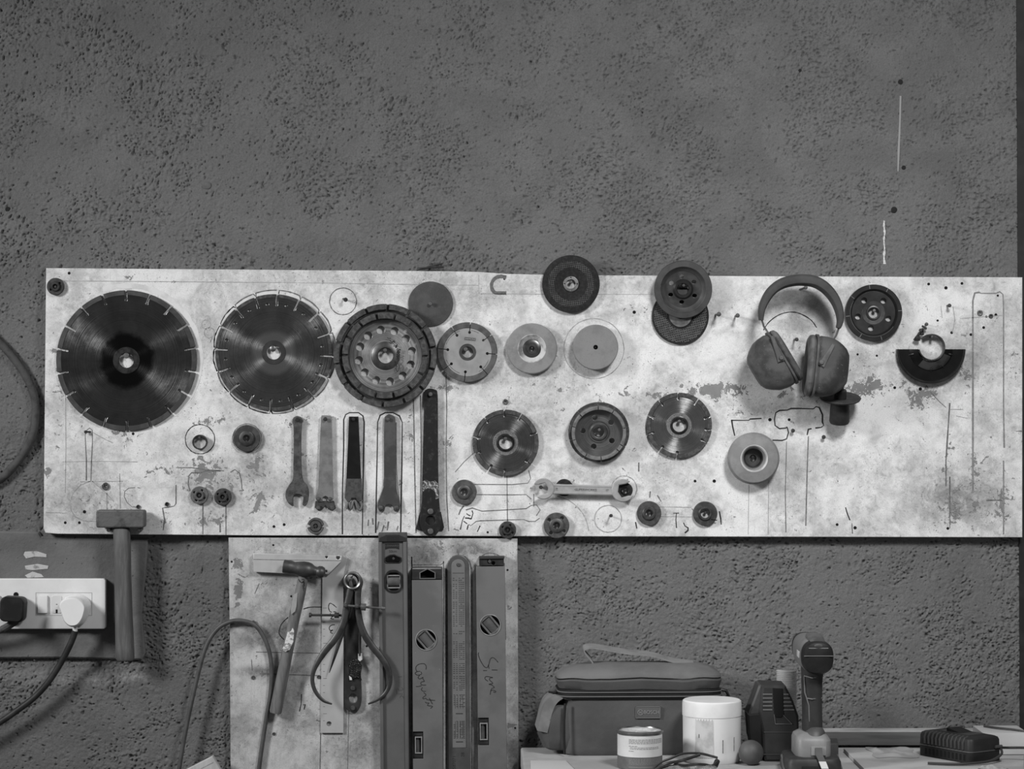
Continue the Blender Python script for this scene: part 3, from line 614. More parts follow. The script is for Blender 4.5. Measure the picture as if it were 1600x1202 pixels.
# cup wheels
GC = 'diamond cup wheels on the white board'
r, k = hung('cup_wheel', 'largest cup wheel, double segment rows and ring of twelve holes, scribbled name', 'cup wheel', 602.5, 556, DB+0.007, GC)
holes = [circ(6.4, 18, (42*math.cos(math.radians(100+30*i)), 41*math.sin(math.radians(100+30*i)))) for i in range(12)]
CUP = blade_mat('cup_wheel_steel', 104, 150, 0.36, 0.7, 300, metal=0.55)
b = MB(k); b.plate(circ(57, 72), [circ(15, 32)]+holes, 0, 1.8, 0.3); b.build('wheel_plate', CUP, r)
b = MB(k); b.lathe([(80, -1.8), (80, 6), (79, 7), (69, 7), (68, 9), (57, 9), (56.5, 8), (56, 2), (56, -1.8), (80, -1.8)], 80); b.build('rim_ring', mat('cup_rim_steel', 66, 0.5, 0.6, 84, 60), r)
b = MB(k); b.lathe([(12, -6), (12, 5), (12.8, 6), (16, 6), (22, 3.1), (22, 0)], 48); b.build('hub', mat('hub_steel', 70, 0.4, 0.7, 90, 60), r)
for i in range(14):
    a = 87-i*360/14; b = MB(k); b.arc_block(71.5, 80.6, math.radians(a-24.2), math.radians(a-1.5), 6, 14, 8, b=0.8); b.build('segment', SEG, r)
for i in range(14):
    a = 102-i*360/14; b = MB(k); b.arc_block(57.5, 67, math.radians(a-24), math.radians(a-1.7), 8, 16, 8, b=0.8); b.build('segment', SEG, r)
def CS(ox, oy, s, cx, cy, lines): return [spline([(ox+x/s-cx, cy-(oy+y/s)) for x, y in l], 5) for l in lines]
b = MB(k); b.strokes(CS(540, 500, 8.586, 602.5, 556, [[(560, 240), (585, 250), (612, 245)], [(598, 268), (605, 290), (628, 298), (655, 278), (650, 300), (672, 292)], [(650, 340), (680, 345), (697, 333), (680, 362), (706, 352)], [(690, 388), (745, 405), (700, 412), (738, 432), (690, 436)], [(690, 458), (732, 470), (690, 486), (728, 500), (690, 520)], [(668, 552), (690, 575), (716, 545), (722, 520)], [(660, 600), (690, 580), (716, 600), (722, 640), (705, 690), (685, 682), (680, 640), (690, 620)]]), 1.1, 6.3, 0.25, 0.3)
b.build('handwriting', INK, r)
peg(602.5, 547.6, 14, 1.6, 3.2)
# drilled cup wheel in the middle (tilted)
r, k = hung('cup_wheel', 'small cup wheel with outer and inner rims, hanging between the two small blades', 'cup wheel', 935.5, 675, DB+0.0135, GC, (10, 0))
hs = [circ(4.4, 12, (25*math.cos(math.radians(a)), 24*math.sin(math.radians(a)))) for a in (105, 40, 175, 252, 325)]
b = MB(k); b.plate(circ(38, 60), [circ(8.5, 24)]+hs, 0, 2.4, 0.3); b.build('wheel_plate', blade_mat('small_cup_steel', 84, 112, 0.42, 0.5, 300, metal=0.6), r)
b = MB(k); b.lathe([(47, -3), (47.2, 3), (46, 4.5), (40, 6), (38.5, 6), (37.5, 4), (37, -1), (47, -3)], 72); b.build('rim_ring', mat('small_cup_rim', 82, 0.5, 0.5, 104, 80), r)
ss = [92, 58, 135, 165, 12, -28, 195, 240, 275, 318]; ss = sorted(a % 360 for a in ss)
for a, c in zip(ss, ss[1:]+[ss[0]+360]):
    b = MB(k); b.arc_block(37.5, 42.5, math.radians(a+1), math.radians(c-1), 5.5, 14, 8, b=0.6); b.build('segment', mat('pale_segment', 122, 0.65, 0.2, 92, 90), r)
b = MB(k)
for a, c in zip(ss, ss[1:]+[ss[0]+360]): b.arc_block(43, 47.6, math.radians(a+1.2), math.radians(c-1.2), 3, 5.5, 8, b=0.5)
b.build('outer_segment_row', SEG, r)
b = MB(k); b.lathe([(8, -4), (8.2, 3.5), (9.4, 4.2), (12.5, 4.2), (14.5, 2.3), (17.5, 2.6), (18, 2)], 40); b.build('hub', mat('small_cup_hub', 86, 0.45, 0.6, 66, 60), r)
peg(935.8, 671.4, 16, 1.8, 2.6)
# dark cup wheel right of the ear muffs
r, k = hung('cup_wheel', 'black cup wheel with five holes, right of the ear defenders', 'cup wheel', 1364.5, 489, DB+0.006, GC, (3, 0))
hs = [circ(4.6, 14, (25*math.cos(math.radians(a)), 24*math.sin(math.radians(a)))) for a in (126, 52, -22, -99, 194)]
b = MB(k); b.plate(circ(34, 60), [circ(8.5, 24)]+hs, 0, 2.4, 0.3); b.build('wheel_plate', mat('black_enamel_worn', 44, 0.42, 0.2, 56, 40), r)
b = MB(k); b.lathe([(44.3, -3), (44.3, 6), (43.4, 7), (37.5, 7), (36.8, 6.2), (33, 1), (33, -1), (44.3, -3)], 72); b.build('rim_ring', mat('black_enamel', 34, 0.4, 0.1, 42, 50), r)
b = MB(k); b.lathe([(36.4, 6.0), (36.7, 7.3), (37.3, 7.3), (37.6, 6.5)], 60, a0=math.radians(150), a1=math.radians(325)); b.build('bright_arc', STEEL_L, r)  # bright steel arc stands in for the highlight along the rim
for a in (144, 187, 240, 262+25, 60, 100, 5): 
    b = MB(k); b.strokes([[(38*math.cos(math.radians(a)), 38*math.sin(math.radians(a))), (44*math.cos(math.radians(a)), 44*math.sin(math.radians(a)))]], 0.8, 6.9, 0.25); b.build('segment_joint', mat('joint_grey', 112, 0.6), r)
b = MB(k); b.lathe([(8, -3), (8.2, 4), (9.3, 4.6), (11, 4.2), (11.6, 2.4), (18, 2.8), (19, 2)], 40); b.build('hub', mat('hub_worn', 66, 0.4, 0.6, 84, 60), r)
peg(1364.6, 485.6, 8, 1.9, 2.8)
# grid disc behind, dished cup in front
GD = 'abrasive discs on the white board'
def grid_pattern(b, rad0, rad1, h, step, ang, wd):
    out = []
    n = int(rad1/step)+1
    for i in range(-n, n+1):
        o_ = i*step
        if abs(o_) >= rad1: continue
        L_ = math.sqrt(rad1**2-o_**2)
        segs = [(-L_, L_)]
        if abs(o_) < rad0:
            l_ = math.sqrt(rad0**2-o_**2); segs = [(-L_, -l_), (l_, L_)]
        for s0, s1 in segs:
            out.append(rotp([(s0, o_), (s1, o_)], ang))
    b.strokes(out, wd, h, 0.5, 0.1)
r, k = hung('grinding_disc', 'woven mesh grinding disc half hidden under the dished cup wheel', 'grinding disc', 1063, 494, DB+0.003, GD)
b = MB(k); b.lathe([(9, 0), (9, 5), (17, 5), (19, 3), (43, 2.6), (44.5, 2), (44.5, 0), (9, 0)], 64); b.build('abrasive_disc', mat('black_abrasive', 34, 0.9, 0, 48, 200, bump=0.0006, bsc=1500), r)
b = MB(k); grid_pattern(b, 21, 41, 2.6, 3.4, 14, 1.3); grid_pattern(b, 21, 41, 2.6, 3.4, 104, 0.9); b.build('fibre_mesh', mat('glass_fibre', 96, 0.8, 0, 70, 200), r)
b = MB(k); b.lathe([(5, 2), (5, 6), (8, 6.5), (11, 5.5), (17, 5.4), (17.5, 4.8)], 40); b.build('centre_ring', mat('disc_centre_label', 112, 0.45, 0.4, 78, 60), r)
r, k = hung('cup_wheel', 'dark dished cup wheel hung over the woven mesh disc', 'cup wheel', 1067, 452, DB+0.016, GC, (6, 0))
hs = [circ(3.8, 12, (21*math.cos(math.radians(a)), 20*math.sin(math.radians(a))), sq=0.8) for a in (95, 150, 35, 265, 330, 205)]
b = MB(k); b.plate(circ(31, 60), [circ(9.2, 28)]+hs, 0, 2.2, 0.3); b.build('wheel_plate', mat('dished_plate', 54, 0.35, 0.4, 78, 30), r)
b = MB(k); b.lathe([(45.2, 2), (45.2, 7), (44.4, 8), (36, 8.6), (35, 8), (34, 6), (29, 3), (29, -1), (45.2, 2)], 72); b.build('rim_ring', mat('dished_rim', 64, 0.6, 0.2, 52, 50), r)
b = MB(k); b.lathe([(35, 8.4), (35.4, 9.2), (36, 9.2), (36.3, 8.4)], 60, a0=math.radians(170), a1=math.radians(320)); b.build('bright_arc', STEEL_M, r)  # lighter steel arc along part of the rim
b = MB(k); b.lathe([(9, -5), (9.1, 4), (10, 5), (13, 5), (16, 2.2)], 40); b.build('hub', mat('dished_hub', 40, 0.35, 0.4, 52, 40), r)
b = MB(k); b.poly([(-8.5, -1), (8.5, -1), (9, -4), (5, -8), (0, -9), (-5, -8), (-9, -4)], -4, -3); b.build('clip_inside_bore', mat('clip_grey', 66, 0.5, 0.3), r)
peg(1067, 447, 18, 1.9, 2.6, True)
# depressed centre disc high on the board
r, k = hung('grinding_disc', 'black depressed centre grinding disc straddling the board top edge', 'grinding disc', 892, 444, DB+0.003, GD)
b = MB(k); b.lathe([(10, 0), (10, 2), (17, 2), (25, 6), (43, 6), (45, 5), (45, 2), (26, 1), (20, -1), (10, 0)], 64); b.build('abrasive_disc', mat('black_grit', 32, 0.85, 0, 44, 220, bump=0.0008, bsc=1500), r)
b = MB(k); grid_pattern(b, 26, 36, 6.0, 3.0, 8, 0.55); grid_pattern(b, 26, 36, 6.0, 3.0, 98, 0.55); b.build('fibre_mesh', mat('pale_fibre', 92, 0.8, 0, 60, 120), r)
b = MB(k); b.plate(circ(12, 36), [circ(7.2, 24)]+[circ(1.0, 8, (9.8*math.cos(math.radians(a)), 9.8*math.sin(math.radians(a)))) for a in (0, 90, 180, 270)], 1.6, 3.6, 0.4); b.build('centre_ring', mat('disc_bore_ring', 148, 0.35, 0.8, 110, 60), r)
peg(892, 441, 8, 1.9, 2.6)
# flat sanding disc near the large cup wheel
r, k = hung('sanding_disc', 'dark speckled sanding disc tucked behind the largest cup wheel', 'sanding disc', 673, 475, DB+0.0005, GD)
b = MB(k); b.lathe([(2.5, 0), (2.5, 3.6), (33.6, 3.6), (35, 2.8), (35, 0), (2.5, 0)], 56); b.build('abrasive_disc', mat('dark_grit_paper', 62, 0.9, 0, 72, 60, speck=(104, 900, 0.62), bump=0.0005, bsc=1500), r)
peg(673, 474.9, 9, 2.2, 3.2)
# pale grinding wheels
r, k = hung('grinding_stone', 'pale grey dished grinding wheel with white ring around a metal centre', 'grinding stone', 831, 545, DB, GD)
b = MB(k); b.lathe([(20, 0), (20, 10), (22, 11.6), (38, 11), (39.6, 9.5), (39.6, 3), (20, 0)], 60); b.build('abrasive_wheel', mat('pale_grit', 128, 0.9, 0, 112, 50, speck=(96, 900, 0.63), bump=0.0004, bsc=1500), r)
b = MB(k); b.lathe([(12, 4), (18, 8.6), (21.5, 11.8), (23, 11.4)], 48); b.build('white_ring', mat('chalky_ring', 178, 0.8, 0, 110, 60), r)
b = MB(k); b.lathe([(4, 0.5), (4, 8.5), (7.5, 8.5), (8.3, 7.6), (8.3, 6.6), (13, 6.6), (15, 5.4), (15, 4.2)], 40); b.build('centre_nut', mat('centre_nut_steel', 96, 0.3, 0.8, 70, 60), r)
peg(831, 543.6, 5, 1.5, 2.0, True)
r, k = hung('sanding_disc', 'thick plain pale grey sanding disc with pinhole centre and pencil circle around', 'sanding disc', 930, 543, DB+0.0006, GD)
b = MB(k); b.lathe([(3.6, 4), (3.6, 20.5), (34, 20.5), (35.2, 19.4), (35.2, 0), (3.6, 4)], 60); b.build('abrasive_disc', mat('grey_grit', 122, 0.9, 0, 106, 25, speck=(96, 800, 0.62), bump=0.0004, bsc=1500), r)
peg(930, 542.4, 14, 1.5, 2.2, True)
r, k = hung('grinding_stone', 'thick pale grinding cup standing off the board over the drawn outline', 'grinding stone', 1175.5, 716, DB+0.0006, GD)
b = MB(k); b.lathe([(15, 6), (16, 22), (19.5, 30), (21, 31), (37, 26), (40, 22), (40.5, 17), (36, 0), (15, 6)], 64); b.build('abrasive_cup', mat('pale_cup_grit', 132, 0.9, 0, 118, 40, speck=(104, 900, 0.63), bump=0.0005, bsc=1500), r)
b = MB(k); b.lathe([(16, 20), (19.3, 30.2), (20.6, 31.3), (21.3, 31.1)], 48); b.build('pale_lip', mat('cup_lip', 186, 0.8, 0, 150, 40), r)
b = MB(k); b.lathe([(5, 2), (5.5, 9), (12, 9), (14, 12), (15.8, 12)], 36); b.build('centre_nut', mat('cup_nut', 66, 0.45, 0.6, 84, 60), r)
peg(1175.5, 714.2, 7, 1.8, 2.6, True)

# flange nuts
GF = 'flange nuts on the white board'
def flange(x, y, rad, label, style, v=60, d=DB+0.0006, bore=5.0, name='flange_nut'):
    r, k = hung(name, label, 'flange nut', x, y, d, GF)
    m = mat('flange_%d' % v, v, 0.55, 0.45, v+20, 120)
    hs = []
    if style in ('four', 'two'):
        for a in ((45, 135, 225, 315) if style == 'four' else (20, 200)):
            q = rad*0.72 if rad > 15 else rad*0.62
            hs.append(circ(rad*0.13, 12, (q*math.cos(math.radians(a+ (8 if rad > 15 else 15))), q*math.sin(math.radians(a+(8 if rad > 15 else 15))))))
    if style == 'split':
        for a0, a1 in ((10, 170), (190, 350)):
            b = MB(k); b.arc_block(rad*0.72, rad, math.radians(a0), math.radians(a1), 0, 5, 20, b=0.6); b.build('half_rim', m, r)
        b = MB(k); b.lathe([(bore, 0), (bore, 6), (rad*0.62, 6), (rad*0.68, 5), (rad*0.7, 0)], 36); b.build('hub', mat('flange_hub_%d' % v, v+14, 0.5, 0.5, v-10, 90), r)
    else:
        b = MB(k); b.plate(circ(rad, 48), [circ(bore, 24)]+hs, 0, 6, 0.9); b.build('flange_disc', m, r)
        b = MB(k); b.lathe([(bore, 1), (bore+0.1, 8), (bore+1, 8.8), (rad*0.5, 8.8), (rad*0.56, 8), (rad*0.56, 5)], 36); b.build('hub', mat('flange_hub_%d' % v, v+14, 0.5, 0.5, v-10, 90), r)
        if style == 'slot':
            b = MB(k); b.strokes([[(0.6*rad*0.8, -0.6*rad*0.8), (rad*0.97, -rad*0.55)]], 1.6, 5.9, 0.3); b.build('notch', HOLE, r)
    nail(x, y+1.0-bore*0.5+1, 5, 1.6, 2.4)
    return r, k
flange(87.5, 448, 13.5, 'dark knurled flange nut in the top left corner of the white board', 'two', 44, bore=3.2)
flange(386, 685, 21, 'wide flange nut with raised hub, right of the thin steel ring', 'plain', 56, bore=5)
flange(312, 774, 14, 'bright pierced flange nut inside the drawn drill outline', 'four', 84, bore=4)
flange(348.5, 776.5, 13.5, 'dull pierced flange nut just right of the bright one', 'four', 50, bore=3.2)
flange(493.5, 822, 13, 'small flange nut with split rim below the open jaw spanner', 'split', 74, bore=4)
flange(725.5, 769, 19.5, 'plain rubbery flange nut right of the long black bar', 'plain', 70, bore=5.6)
flange(793, 828, 13.5, 'small pierced flange nut hanging over the board bottom edge', 'four', 50, bore=4.2)
flange(869.5, 821, 20, 'large flange nut with four pin holes on the board bottom edge', 'four', 66, bore=5.2)
flange(881.5, 762, 13.5, 'black flange nut mostly covered by the chrome spanner', 'plain', 26, bore=4)
flange(1014, 802, 19, 'left one of two matching flange nuts at the right of the bottom row', 'plain', 58, bore=5.4)
flange(1101.5, 802.5, 19, 'notched flange nut, rightmost of the bottom row', 'slot', 52, bore=7)
flange(976.5, 766, 12, 'black nut seen through the right jaw of the chrome spanner', 'plain', 28, bore=5)
r, k = hung('steel_ring', 'thin open steel ring hanging low inside a drawn circle', 'ring', 313, 691, DB)
b = MB(k); b.lathe([(9.8, 0), (9.8, 9), (11.6, 9), (11.8, 0), (9.8, 0)], 40); b.build('ring_band', mat('ring_steel', 52, 0.4, 0.6, 80, 80), r)
peg(313, 683.6, 10, 1.4, 2.1)

# ------------------------------------------------------------------ spanners on the big board
GP = 'spanners in the row under the blades'
def flat_tool(name, label, cat, x, y, outer, holes, h0, h1, m, bev=0.7, part='body', d=DB, group=GP):
    r, k = hung(name, label, cat, x, y, d, group)
    b = MB(k); b.plate(A(outer, x, y), [A(h_, x, y) for h_ in holes], h0, h1, bev); b.build(part, m, r)
    return r, k
# rusty open jaw spanner
out = spline([(464, 650), (470.5, 652), (474, 658), (472, 664), (471, 690), (471.5, 730), (474, 750), (481, 760), (483, 772), (481, 785), (477, 790.5), (473, 788), (474.5, 778), (471, 773), (464, 772), (459, 776), (458.5, 786), (458.5, 791), (452, 787), (447, 778), (447, 768), (452, 758), (458, 748), (459, 720), (459.5, 690), (459, 666), (457, 660), (459, 653), (464, 650)], 4)[:-1]
flat_tool('spanner', 'rusty open jaw spanner, leftmost of the hanging row', 'spanner', 465, 720, out, [circ(2.4, 12, (466, 656))], 0, 7, RUST)
peg(465.5, 656, 10, 1.8, 3.4, True)
def pin_spanner(x, label, body, m, grip=None, pinv=118, topw=8.5, foot=None, holes=None):
    r, k = flat_tool('pin_spanner', label, 'pin spanner', x, 720, body, holes or [circ(2.6, 12, (x, 655))], 2, 6, m)
    return r, k
r, k = pin_spanner(509, 'bare grey pin spanner, second of the hanging row', [(501, 652), (503, 649), (517, 649), (519, 652), (520, 735), (520, 750), (521.5, 778), (519, 784), (514, 784), (513, 777), (509, 775), (505, 777), (504, 784), (496, 784), (493, 778), (497, 760), (498, 735)], GALV)
b = MB(k); b.poly(A([(493, 783), (522, 783), (525, 794), (519, 798), (513, 796), (509, 790), (504, 796), (497, 798), (492, 793)], 509, 720), 0, 3.5, 0.6); b.build('fork_plate', mat('dark_fork', 60, 0.5, 0.5, 80, 60), r)
for px_, py_, rr in ((498, 779.5, 3.2), (516, 779.5, 3.2), (498, 793, 3.6), (520, 793, 3.6)):
    b = MB(k); b.lathe([(0.01, 9), (rr*0.7, 8.8), (rr, 7.5), (rr, 2)], 16, c=(px_-509, 720-py_)); b.build('drive_pin', STEEL_M, r)
peg(509, 655, 10, 1.8, 3.2, True)
r, k = pin_spanner(553, 'black handled pin spanner inside a heavy marker outline', [(545.5, 651), (560.5, 651), (562, 690), (564.5, 749), (541.5, 749), (544, 690)], BLACK, holes=[circ(2.2, 12, (553, 655))])
b = MB(k); b.plate(A([(541, 748), (565.5, 748), (566.5, 781), (563, 783), (559, 783), (556, 778), (550, 778), (547, 784), (543, 784), (539, 778)], 553, 720), [], 1.6, 6.2, 0.6); b.build('bare_neck', mat('raw_neck_steel', 78, 0.6, 0.5, 60, 160), r)
b = MB(k); b.tube([(x_-553, 720-y_, 3) for x_, y_ in spline([(541, 795), (545, 784), (549, 795), (552, 784), (556, 784), (559, 793), (563, 797), (566, 790), (563, 783)], 4)], 2.2, 8); b.build('fork_pins', mat('fork_pin_steel', 104, 0.65, 0.3, 84, 60), r)
peg(553, 655, 9, 1.8, 2.8, True)
r, k = pin_spanner(607, 'dark flared pin spanner, fourth of the hanging row', spline([(608, 647), (615, 650), (618, 657), (619, 700), (619.5, 755), (621, 770), (625, 784), (625, 795), (621, 800), (616, 798), (614, 791), (609, 788), (603, 790), (601, 797), (597, 801), (592, 797), (590, 787), (597, 768), (600, 752), (600, 700), (600.5, 657), (603, 650), (608, 647)], 3)[:-1], mat('dark_spanner', 62, 0.55, 0.4, 80, 50))
for px_ in (595.5, 619.5):
    b = MB(k); b.lathe([(0.01, 10), (3.2, 9.6), (4.2, 8), (4.2, 3)], 16, c=(px_-607, 720-793)); b.build('drive_pin', STEEL_M, r)
peg(607, 655, 9, 1.8, 3.0)
r, k = hung('pin_spanner', 'long black bar spanner running from the cup wheel to the board bottom edge', 'pin spanner', 673, 725, DB+0.0006, GP)
PEELB = mat('chipped_black_paint', 30, 0.5, 0.1, 52, 140, lo=0.5, hi=0.7)
b = MB(k); b.plate(A(spline([(672, 607), (680, 609), (684, 616), (684.5, 660), (685, 740), (687, 790), (690, 815), (687, 828), (680, 836), (673, 838), (665, 835), (659, 827), (656, 812), (659, 785), (660, 740), (662, 660), (663, 616), (666, 609), (672, 607)], 4)[:-1], 673, 725), [A(circ(7.5, 20, (673, 813)), 673, 725), A(circ(2.0, 10, (673, 616)), 673, 725)], 3, 7, 0.6); b.build('bar', PEELB, r)
b = MB(k); b.poly(A([(661, 752), (668, 750), (672, 753), (680, 751), (685, 756), (685.5, 778), (681, 780), (681, 770), (675, 764), (668, 763), (661, 768)], 673, 725), 6.6, 7.3); b.build('chipped_patch', mat('bare_patch', 165, 0.6, 0.1, 60, 220, lo=0.42, hi=0.52), r)
b = MB(k); b.poly(A([(656, 800), (661, 799), (684, 799), (689, 800), (694, 824), (692, 829), (655, 829), (650, 827)], 673, 725), 0, 3, 0.5); b.build('fork_plate', mat('fork_black', 34, 0.5, 0.2, 46, 60), r)
for py_ in (799, 830):
    b = MB(k); b.lathe([(0.01, 10), (3.6, 9.8), (4.6, 9), (4.6, 6), (0.01, 6)], 18, c=(0, 725-py_)); b.lathe([(0.01, 10.4), (1.5, 10.4), (1.6, 9)], 10, c=(0, 725-py_)); b.build('drive_pin', mat('pin_head', 110, 0.4, 0.6, 90, 60), r)
peg(673, 616, 11, 1.6, 3.4)
# chrome spanner
r, k = hung('spanner', 'bright chrome double open ended spanner lying almost level', 'spanner', 911, 765, DB+0.003, None, rz=1.3)
b = MB(k)
def jaw(cx, sgn, R_, gap, tilt):
    pts = arc((cx, 0), R_, 38, 322, 28)
    pts = pts+[(cx+R_*0.35, -gap), (cx-R_*0.25, -gap*1.05), (cx-R_*0.45, 0), (cx-R_*0.25, gap*1.05), (cx+R_*0.35, gap)]
    pts = rotp(pts, tilt, (cx, 0))
    return pts
b.poly(jaw(-62, 1, 16.5, 8.0, 195), 7, 14, 1.4); b.build('jaw', CHROME, r)
b = MB(k); b.poly(jaw(62, 1, 18, 9.5, 14), 7, 14, 1.4); b.build('jaw', CHROME, r)
b = MB(k); b.box(-49, 47, -4.2, 4.2, 8.5, 12); b.tube([(-50, 5.6, 10.5), (48, 5.6, 10.5)], 2.3, 10); b.tube([(-50, -5.6, 10.5), (48, -5.6, 10.5)], 2.3, 10); b.build('shank', mat('satin_chrome', 196, 0.25, 0.5, 176, 40), r)
b = MB(k); b.text('•SUPERWORKS', 5.2, (3, 0), 12, 0.4, 0, 0.2); b.build('stamped_word', mat('stamp_shadow', 84, 0.5, 0.4), r)
b = MB(k); b.text('19', 4.6, (-41, 0), 12, 0.4, PI/2); b.build('stamped_number', MATS['stamp_shadow'], r)
b = MB(k); b.text('17', 4.6, (37, 0), 12, 0.4); b.build('stamped_number', MATS['stamp_shadow'], r)
nail(845, 761, 15, 1.6, 3.0)

# ------------------------------------------------------------------ ear defenders
r, k = hung('ear_defenders', 'dusty grey ear defenders with padded headband hanging on the white board', 'ear defenders', 1247, 510, DB)
MUFF = mat('dusty_muff_plastic', 74, 0.75, 0, 42, 22, lo=0.42, hi=0.62, bump=0.0003, bsc=500, speck=(96, 300, 0.66))
BANDM = mat('dusty_band', 66, 0.8, 0, 52, 25, bump=0.0003, bsc=300)
path = spline([(1184, 502), (1184.5, 488), (1189, 474), (1199, 458), (1214, 446.5), (1232, 441), (1250, 440), (1268, 443), (1284, 453), (1297, 469), (1304, 486), (1306, 502), (1303, 514)], 5)
rings = []
n_ = len(path)
for i, (x_, y_) in enumerate(path):
    t_ = i/(n_-1); p0 = Vector(path[max(i-1, 0)]); p1 = Vector(path[min(i+1, n_-1)]); tg = (p1-p0).normalized(); nn = Vector((-tg.y, tg.x))
    hw = 3.2+5.8*math.sin(PI*min(1, max(0, t_)))**0.9; dp = 11+9*math.sin(PI*t_)
    rings.append([(x_-1247+nn.x*hw*math.copysign(abs(math.cos(a))**0.6, math.cos(a)), 510-(y_+nn.y*hw*math.copysign(abs(math.cos(a))**0.6, math.cos(a))), 50+dp*math.copysign(abs(math.sin(a))**0.6, math.sin(a))) for a in [2*PI*j/16 for j in range(16)]])
b = MB(k); b.grid(rings, True, True, True); b.build('headband', BANDM, r)
for pts in ([(1184, 500), (1187, 512), (1194, 524), (1201, 542), (1207, 560), (1212, 562)], [(1304, 512), (1298, 526), (1288, 540), (1281, 552), (1274, 566), (1271, 568)]):
    b = MB(k); b.tube([(x_-1247, 510-y_, 54+ i*9) for i, (x_, y_) in enumerate(spline(pts, 4)[::4])], 1.7, 8); b.build('wire_arm', STEEL_L, r)
for (x0_, y0_), (x1_, y1_), sg in (((1196, 527), (1210, 566), 1), ((1290, 540), (1271, 573), -1)):
    b = MB(k); d_ = Vector((x1_-x0_, y0_-y1_)).normalized(); n2 = Vector((-d_.y, d_.x)); a_ = Vector((x0_-1247, 510-y0_)); c_ = Vector((x1_-1247, 510-y1_))
    b.poly([tuple(a_+n2*2.5), tuple(a_-n2*2.5), tuple(c_-n2*5), tuple(c_+n2*5)], 93, 99, 1.0); b.lathe([(0.01, 103), (3, 102.6), (3.8, 101), (3.8, 96)], 16, c=(x1_-1247, 510-y1_+6)); b.build('yoke_arm', mat('yoke_plastic', 70, 0.7, 0, 92, 60), r)
def cup(cx, cy, ang, R_, L_, Rd, nm):
    """one ear cup: axis in the picture plane; cushion end at (cx,cy)"""
    ca, sa = math.cos(math.radians(ang)), math.sin(math.radians(ang))
    def loft(prof, mm, nm_):
        rings = []
        for t_, q in prof:
            ring_ = []
            for j in range(36):
                a = 2*PI*j/36; u = math.copysign(abs(math.cos(a))**0.62, math.cos(a))*R_*q; h_ = math.copysign(abs(math.sin(a))**0.62, math.sin(a))*Rd*q
                x_ = cx+ca*t_-sa*u; y_ = cy+sa*t_+ca*u
                ring_.append((x_-1247, y_, 61+h_))
            rings.append(ring_)
        b = MB(k); b.grid(rings, True, True, True); b.build(nm_, mm, r)
    loft([(0, 0.72), (0.5, 0.86), (3, 0.95), (7, 0.97), (10, 0.93), (11.5, 0.86)], mat('cushion_foam', 92, 0.85, 0, 64, 40, bump=0.0003, bsc=300), 'ear_cushion')
    loft([(11, 0.9), (11.6, 1.0), (14.5, 1.0), (15, 0.92)], mat('muff_seam', 66, 0.7, 0, 84, 60), 'cup_flange')
    loft([(14.5, 0.92), (20, 0.96), (30, 0.95), (40, 0.9), (L_*0.72, 0.83), (L_*0.82, 0.74), (L_*0.92, 0.62), (L_*0.985, 0.46), (L_, 0.30)], MUFF, 'ear_cup')
cup(1226, 510-553.5, 211, 46, 63, 36, 'l'); cup(1251.5, 510-571, -5.5, 49, 65, 36, 'r')
ink('tool_outline', [spline([(1193, 516), (1200, 505), (1212, 495), (1226, 489), (1242, 488), (1256, 493), (1268, 501), (1276, 512)], 4)], 1.5, INK)

# ------------------------------------------------------------------ rubber flanged cup behind the muffs
r, k = hung('flanged_rubber_cup', 'dark rubber cup with wide brim peeking out below the right ear muff', 'rubber cup', 1313, 622, DB+0.0345, None, (17, 0))
b = MB(k, raw=False)
def vlathe(b, prof, n=36):
    """profile (r, y) turned about the vertical"""
    b.grid([[(r_*math.cos(2*PI*j/n), y_, r_*math.sin(2*PI*j/n)) for j in range(n)] for r_, y_ in prof], True, True, True); return b
vlathe(b, [(7, -5), (14.5, -5), (15.5, -20), (15.8, -38), (14.5, -41), (8, -41.5)]); b.build('cup_body', mat('cup_rubber', 34, 0.6, 0, 46, 60), r)
b = MB(k); vlathe(b, [(8, -1), (31, 1.5), (32.5, 0.2), (31, -2.2), (14, -6)], 48); b.build('brim', RUBBER, r)
b = MB(k); vlathe(b, [(9.5, -1), (9.5, 12), (8.5, 13), (5, 13), (5, 20), (4, 21), (0.5, 21)]); b.build('stub', mat('stub_plastic', 30, 0.45, 0, 42, 60), r)
nail(1317, 598, 20, 1.6, 3)

# ------------------------------------------------------------------ half round grinder guard
r, k = hung('grinder_guard', 'black half round grinder guard with clamp collar, far right', 'grinder guard', 1453, 546, DB+0.0006)
GLOSS = mat('black_gloss_enamel', 12, 0.3, 0.0, 18, 60)
b = MB(k); b.lathe([(20, 13), (21, 14), (33, 9), (34, 8), (50, 7.5), (50, 6), (33, 6.2), (20, 11), (20, 13)], 60, a0=PI+0.0, a1=2*PI); b.build('guard_shell', GLOSS, r)
b = MB(k); b.lathe([(50, 0), (50, 12), (50.8, 13), (52.4, 13), (53.4, 12), (53.4, 0), (50, 0)], 60, a0=PI, a1=2*PI); b.build('guard_rim', mat('guard_rim', 26, 0.35, 0.1, 40, 40), r)
b = MB(k); b.lathe([(20, 12.6), (21, 14.4), (31.5, 10.2), (32.5, 9.3)], 40, a0=math.radians(232), a1=math.radians(340)); b.build('lighter_shoulder', mat('lighter_shoulder_grey', 66, 0.35, 0.3, 40, 50), r)  # part of the shoulder set in a lighter grey
for a in (195, 270, 305, 345):
    cs_, sn_ = math.cos(math.radians(a)), math.sin(math.radians(a)); b = MB(k); b.tube([(28*cs_, 28*sn_, 11.2), (31*cs_, 31*sn_, 10.8), (36*cs_, 36*sn_, 8)], [1.0, 1.7, 0.6], 8); b.build('stamped_rib', mat('rib_black', 42, 0.3, 0.1), r)
